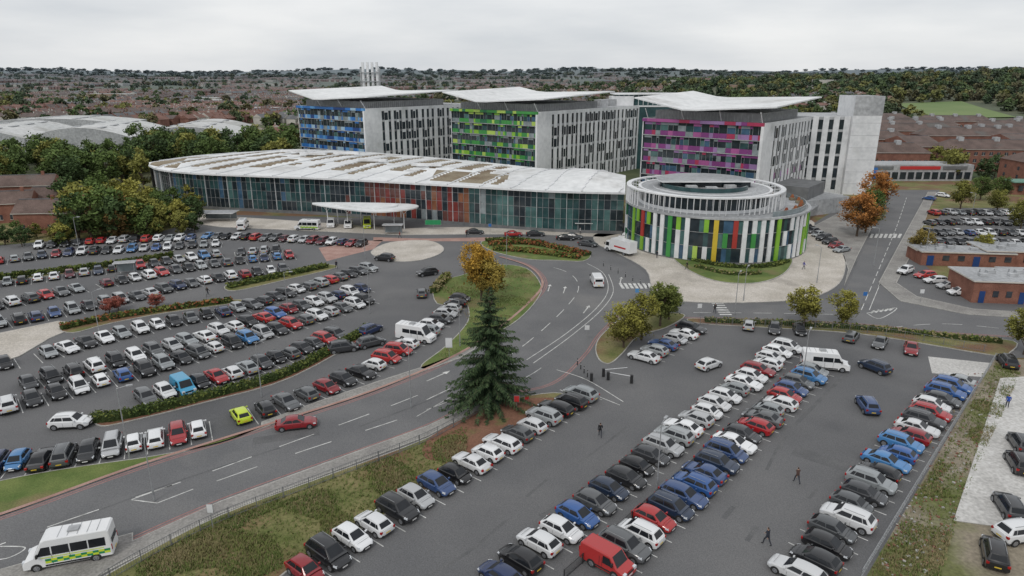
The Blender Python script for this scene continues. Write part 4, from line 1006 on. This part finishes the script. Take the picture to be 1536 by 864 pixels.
for u,v in ((887,572),(905,565),(912,570),(947,575)):
    p=G(u,v); mb.box((p.x,p.y,.6),(.35,.35,1.1),'black')
a=G(905,565); mb.cyl((a.x,a.y,1),(a.x+3.2,a.y+.6,1.05),.05,.04,6,'white'); a=G(947,575); mb.cyl((a.x,a.y,1),(a.x-3,a.y+1.2,1.05),.05,.04,6,'white'); mb.obj('parking_barrier')
bm_=MB(); bm_.cyl((0,0,0),(0,0,.95),.07,.06,8,'black'); bm_.cyl((0,0,.95),(0,0,1.02),.06,.02,8,'black'); bm_.cyl((0,0,.72),(0,0,.8),.075,.072,8,'white'); BOL=bm_.data('bollard')
for i in range(5):
    p=G(866+i*5,548+i*6); inst('bollard',BOL,(p.x,p.y,.03))
for i in range(9): p=G(905+i*11,400+i*5.5); inst('bollard',BOL,(p.x,p.y,.1))
def shelter(u,v,w,d,rot,k='greyroof'):
    mb=MB(); mb.box((0,0,2.5),(w,d,.14),'white',0,k)
    for x in(-1,1):
        for y in(-1,1): mb.cyl((x*w*.42,y*d*.4,0),(x*w*.42,y*d*.4,2.45),.05,.05,6,'steel')
    mb.box((0,d*.42,1.3),(w*.85,.04,2),'g_pale'); mb.box((0,d*.2,.5),(w*.7,.4,.08),'steel'); p=G(u,v); inst('shelter',mb.data('shelter'),(p.x,p.y,.1),rot)
shelter(885,348,8,4,0);shelter(328,332,10,5,0);shelter(190,412,4,2,.3);shelter(590,352,5,2,0)
# ------------------------------------------------------------ people
def person_mesh(walk,seed):
    bm=bmesh.new(); s=.24 if walk else .06
    V={}
    def v(n,x,y,z): V[n]=bm.verts.new((x,y,z))
    v('pel',0,0,.96);v('waist',0,0,1.08);v('chest',.02,0,1.28);v('neck',.02,0,1.47);v('head',.035,0,1.58);v('top',.025,0,1.69)
    for sd,n in((-1,'l'),(1,'r')):
        k=s*sd; v('hip'+n,0,sd*.09,.92);v('knee'+n,k*.75+.05,sd*.10,.50);v('ank'+n,k*1.35-.03,sd*.10,.09+(.05 if k<0 else 0));v('toe'+n,k*1.35+.14,sd*.12,.04)
        v('sh'+n,.0,sd*.185,1.40);v('el'+n,-k*.6-.02,sd*.235,1.12);v('wr'+n,-k*1.1+.10,sd*.24,.90);v('pm'+n,-k*1.2+.14,sd*.235,.83)
    E=[('pel','waist'),('waist','chest'),('chest','neck'),('neck','head'),('head','top')]
    for n in 'lr': E+=[('pel','hip'+n),('hip'+n,'knee'+n),('knee'+n,'ank'+n),('ank'+n,'toe'+n),('chest','sh'+n),('sh'+n,'el'+n),('el'+n,'wr'+n),('wr'+n,'pm'+n)]
    for a,b in E: bm.edges.new((V[a],V[b]))
    bm.verts.index_update(); idx={n:q.index for n,q in V.items()}
    me=bpy.data.meshes.new('p'); bm.to_mesh(me); bm.free(); o=bpy.data.objects.new('p',me); scene.collection.objects.link(o)
    md=o.modifiers.new('s','SKIN'); sb=o.modifiers.new('u','SUBSURF'); sb.levels=1; sb.render_levels=1
    rad={'pel':(.15,.115),'waist':(.14,.105),'chest':(.17,.12),'neck':(.058,.058),'head':(.088,.10),'top':(.06,.07),'hip':(.095,.095),'knee':(.062,.062),'ank':(.042,.042),'toe':(.045,.03),'sh':(.07,.07),'el':(.048,.048),'wr':(.034,.034),'pm':(.04,.022)}
    sv=me.skin_vertices[0].data
    for n,i in idx.items():
        r=rad.get(n) or rad.get(n[:-1]); sv[i].radius=r; sv[i].use_root=(n=='pel')
    dg=bpy.context.evaluated_depsgraph_get(); ev=o.evaluated_get(dg); m2=bpy.data.meshes.new_from_object(ev); bpy.data.objects.remove(o)
    bm=bmesh.new(); bm.from_mesh(m2)
    def chain(p,d,l,r):
        d=Vector(d).normalized(); a=Vector(p); b=a+d*l*.55; c=b+(d+Vector((.3,0,-.1))).normalized()*l*.45
        for q0,q1,r0,r1 in((a,b,r,r*.9),(b,c,r*.9,r*.6)):
            mt=Matrix.Translation((q0+q1)/2)@(q1-q0).to_track_quat('Z','Y').to_matrix().to_4x4(); bmesh.ops.create_cone(bm,cap_ends=True,segments=6,radius1=r0,radius2=r1,depth=(q1-q0).length,matrix=mt)
    for sd in(-1,1):
        k=s*sd; px_=-k*1.2+.14
        for f in range(4): chain((px_-.03+f*.02,sd*.235,.815),(.05*(f-1.5),0,-1),(.075,.085,.08,.065)[f],.009)
        chain((px_+.035,sd*.225,.86),(.8,-sd*.2,-.7),.055,.010)
    for x,y,z,r in((.135,0,1.575,.018),(.125,-.035,1.60,.011),(.125,.035,1.60,.011),(.03,-.095,1.585,.02),(.03,.095,1.585,.02)):
        bmesh.ops.create_icosphere(bm,subdivisions=1,radius=r,matrix=Matrix.Translation((x,y,z)))
    m2.materials.clear()
    for k in('skin','hair','jacket','trouser','shoe'): m2.materials.append(M[k])
    for f in bm.faces:
        c=f.calc_center_median(); f.smooth=True
        hand=abs(c.y)>.19 and c.z<.90 and c.z>.7
        if c.z>1.63 or (c.z>1.50 and c.x<.01): mi=1
        elif c.z>1.475 or hand: mi=0
        elif c.z>.86 : mi=2
        elif c.z>.09: mi=3
        else: mi=4
        f.material_index=mi
    bm.to_mesh(m2); bm.free()
    return m2
PW=person_mesh(True,1); PS=person_mesh(False,2)
for u,v,a,c,m_ in ((900,656,1.5,(.015,.015,.018),PW),(1195,725,1.8,(.10,.06,.05),PW),(1150,818,2.2,(.03,.035,.05),PW),(1510,612,1.2,(.03,.08,.35),PS),(312,445,1,(.02,.02,.02),PW),(505,404,2,(.02,.02,.03),PW),(985,388,1,(.02,.02,.03),PS),(1000,380,2,(.4,.05,.05),PW),(870,352,0,(.5,.5,.5),PS),(1072,470,1.5,(.05,.05,.05),PW),(1205,405,0,(.1,.1,.3),PW),(600,358,3,(.2,.05,.05),PW),(1030,405,3,(.03,.03,.03),PW),(700,356,3,(.03,.03,.03),PS)):
    p=G(u,v); inst('pedestrian',m_,(p.x,p.y,.03 if v>450 else .125),a,1.03,c)
# ------------------------------------------------------------ sky, sun, camera
w=bpy.data.worlds.new('World'); scene.world=w; w.use_nodes=True; N=w.node_tree.nodes; L=w.node_tree.links; N.clear()
sky=N.new('ShaderNodeTexSky'); sky.sky_type='NISHITA'; sky.sun_disc=False; sky.sun_elevation=math.radians(48); sky.sun_rotation=math.radians(205)
b1=N.new('ShaderNodeBackground'); b1.inputs[1].default_value=.1; L.new(sky.outputs[0],b1.inputs[0])
tc=N.new('ShaderNodeTexCoord'); mp=N.new('ShaderNodeMapping'); mp.inputs['Scale'].default_value=(1.0,1.0,5.0); L.new(tc.outputs['Generated'],mp.inputs[0])
no=N.new('ShaderNodeTexNoise'); no.inputs['Scale'].default_value=2.2; no.inputs['Detail'].default_value=7; no.inputs['Roughness'].default_value=.5; L.new(mp.outputs[0],no.inputs['Vector'])
cr=N.new('ShaderNodeValToRGB'); cr.color_ramp.elements[0].position=.34; cr.color_ramp.elements[0].color=(.63,.66,.70,1); cr.color_ramp.elements[1].position=.62; cr.color_ramp.elements[1].color=(.88,.885,.89,1); L.new(no.outputs[0],cr.inputs[0])
b2=N.new('ShaderNodeBackground'); b2.inputs[1].default_value=1.0; L.new(cr.outputs[0],b2.inputs[0])
mx=N.new('ShaderNodeMixShader'); mx.inputs[0].default_value=.93; L.new(b1.outputs[0],mx.inputs[1]); L.new(b2.outputs[0],mx.inputs[2]); ou=N.new('ShaderNodeOutputWorld'); L.new(mx.outputs[0],ou.inputs[0])
sd=bpy.data.lights.new('sun','SUN'); sd.energy=1.05; sd.angle=math.radians(13); sd.color=(1,.96,.9); so=bpy.data.objects.new('sun',sd); scene.collection.objects.link(so)
az=math.radians(205); el=math.radians(48); dv=Vector((math.sin(az)*math.cos(el),math.cos(az)*math.cos(el),math.sin(el))); so.rotation_euler=dv.to_track_quat('Z','Y').to_euler()
cam=bpy.data.cameras.new('camera'); cam.sensor_width=36; cam.lens=24; cam.clip_start=.5; cam.clip_end=20000
co=bpy.data.objects.new('camera',cam); scene.collection.objects.link(co); co.location=(0,0,H); co.rotation_euler=(math.pi/2-PITCH,0,0); scene.camera=co
scene.view_settings.view_transform='Standard'; scene.view_settings.look='None'; scene.view_settings.exposure=0
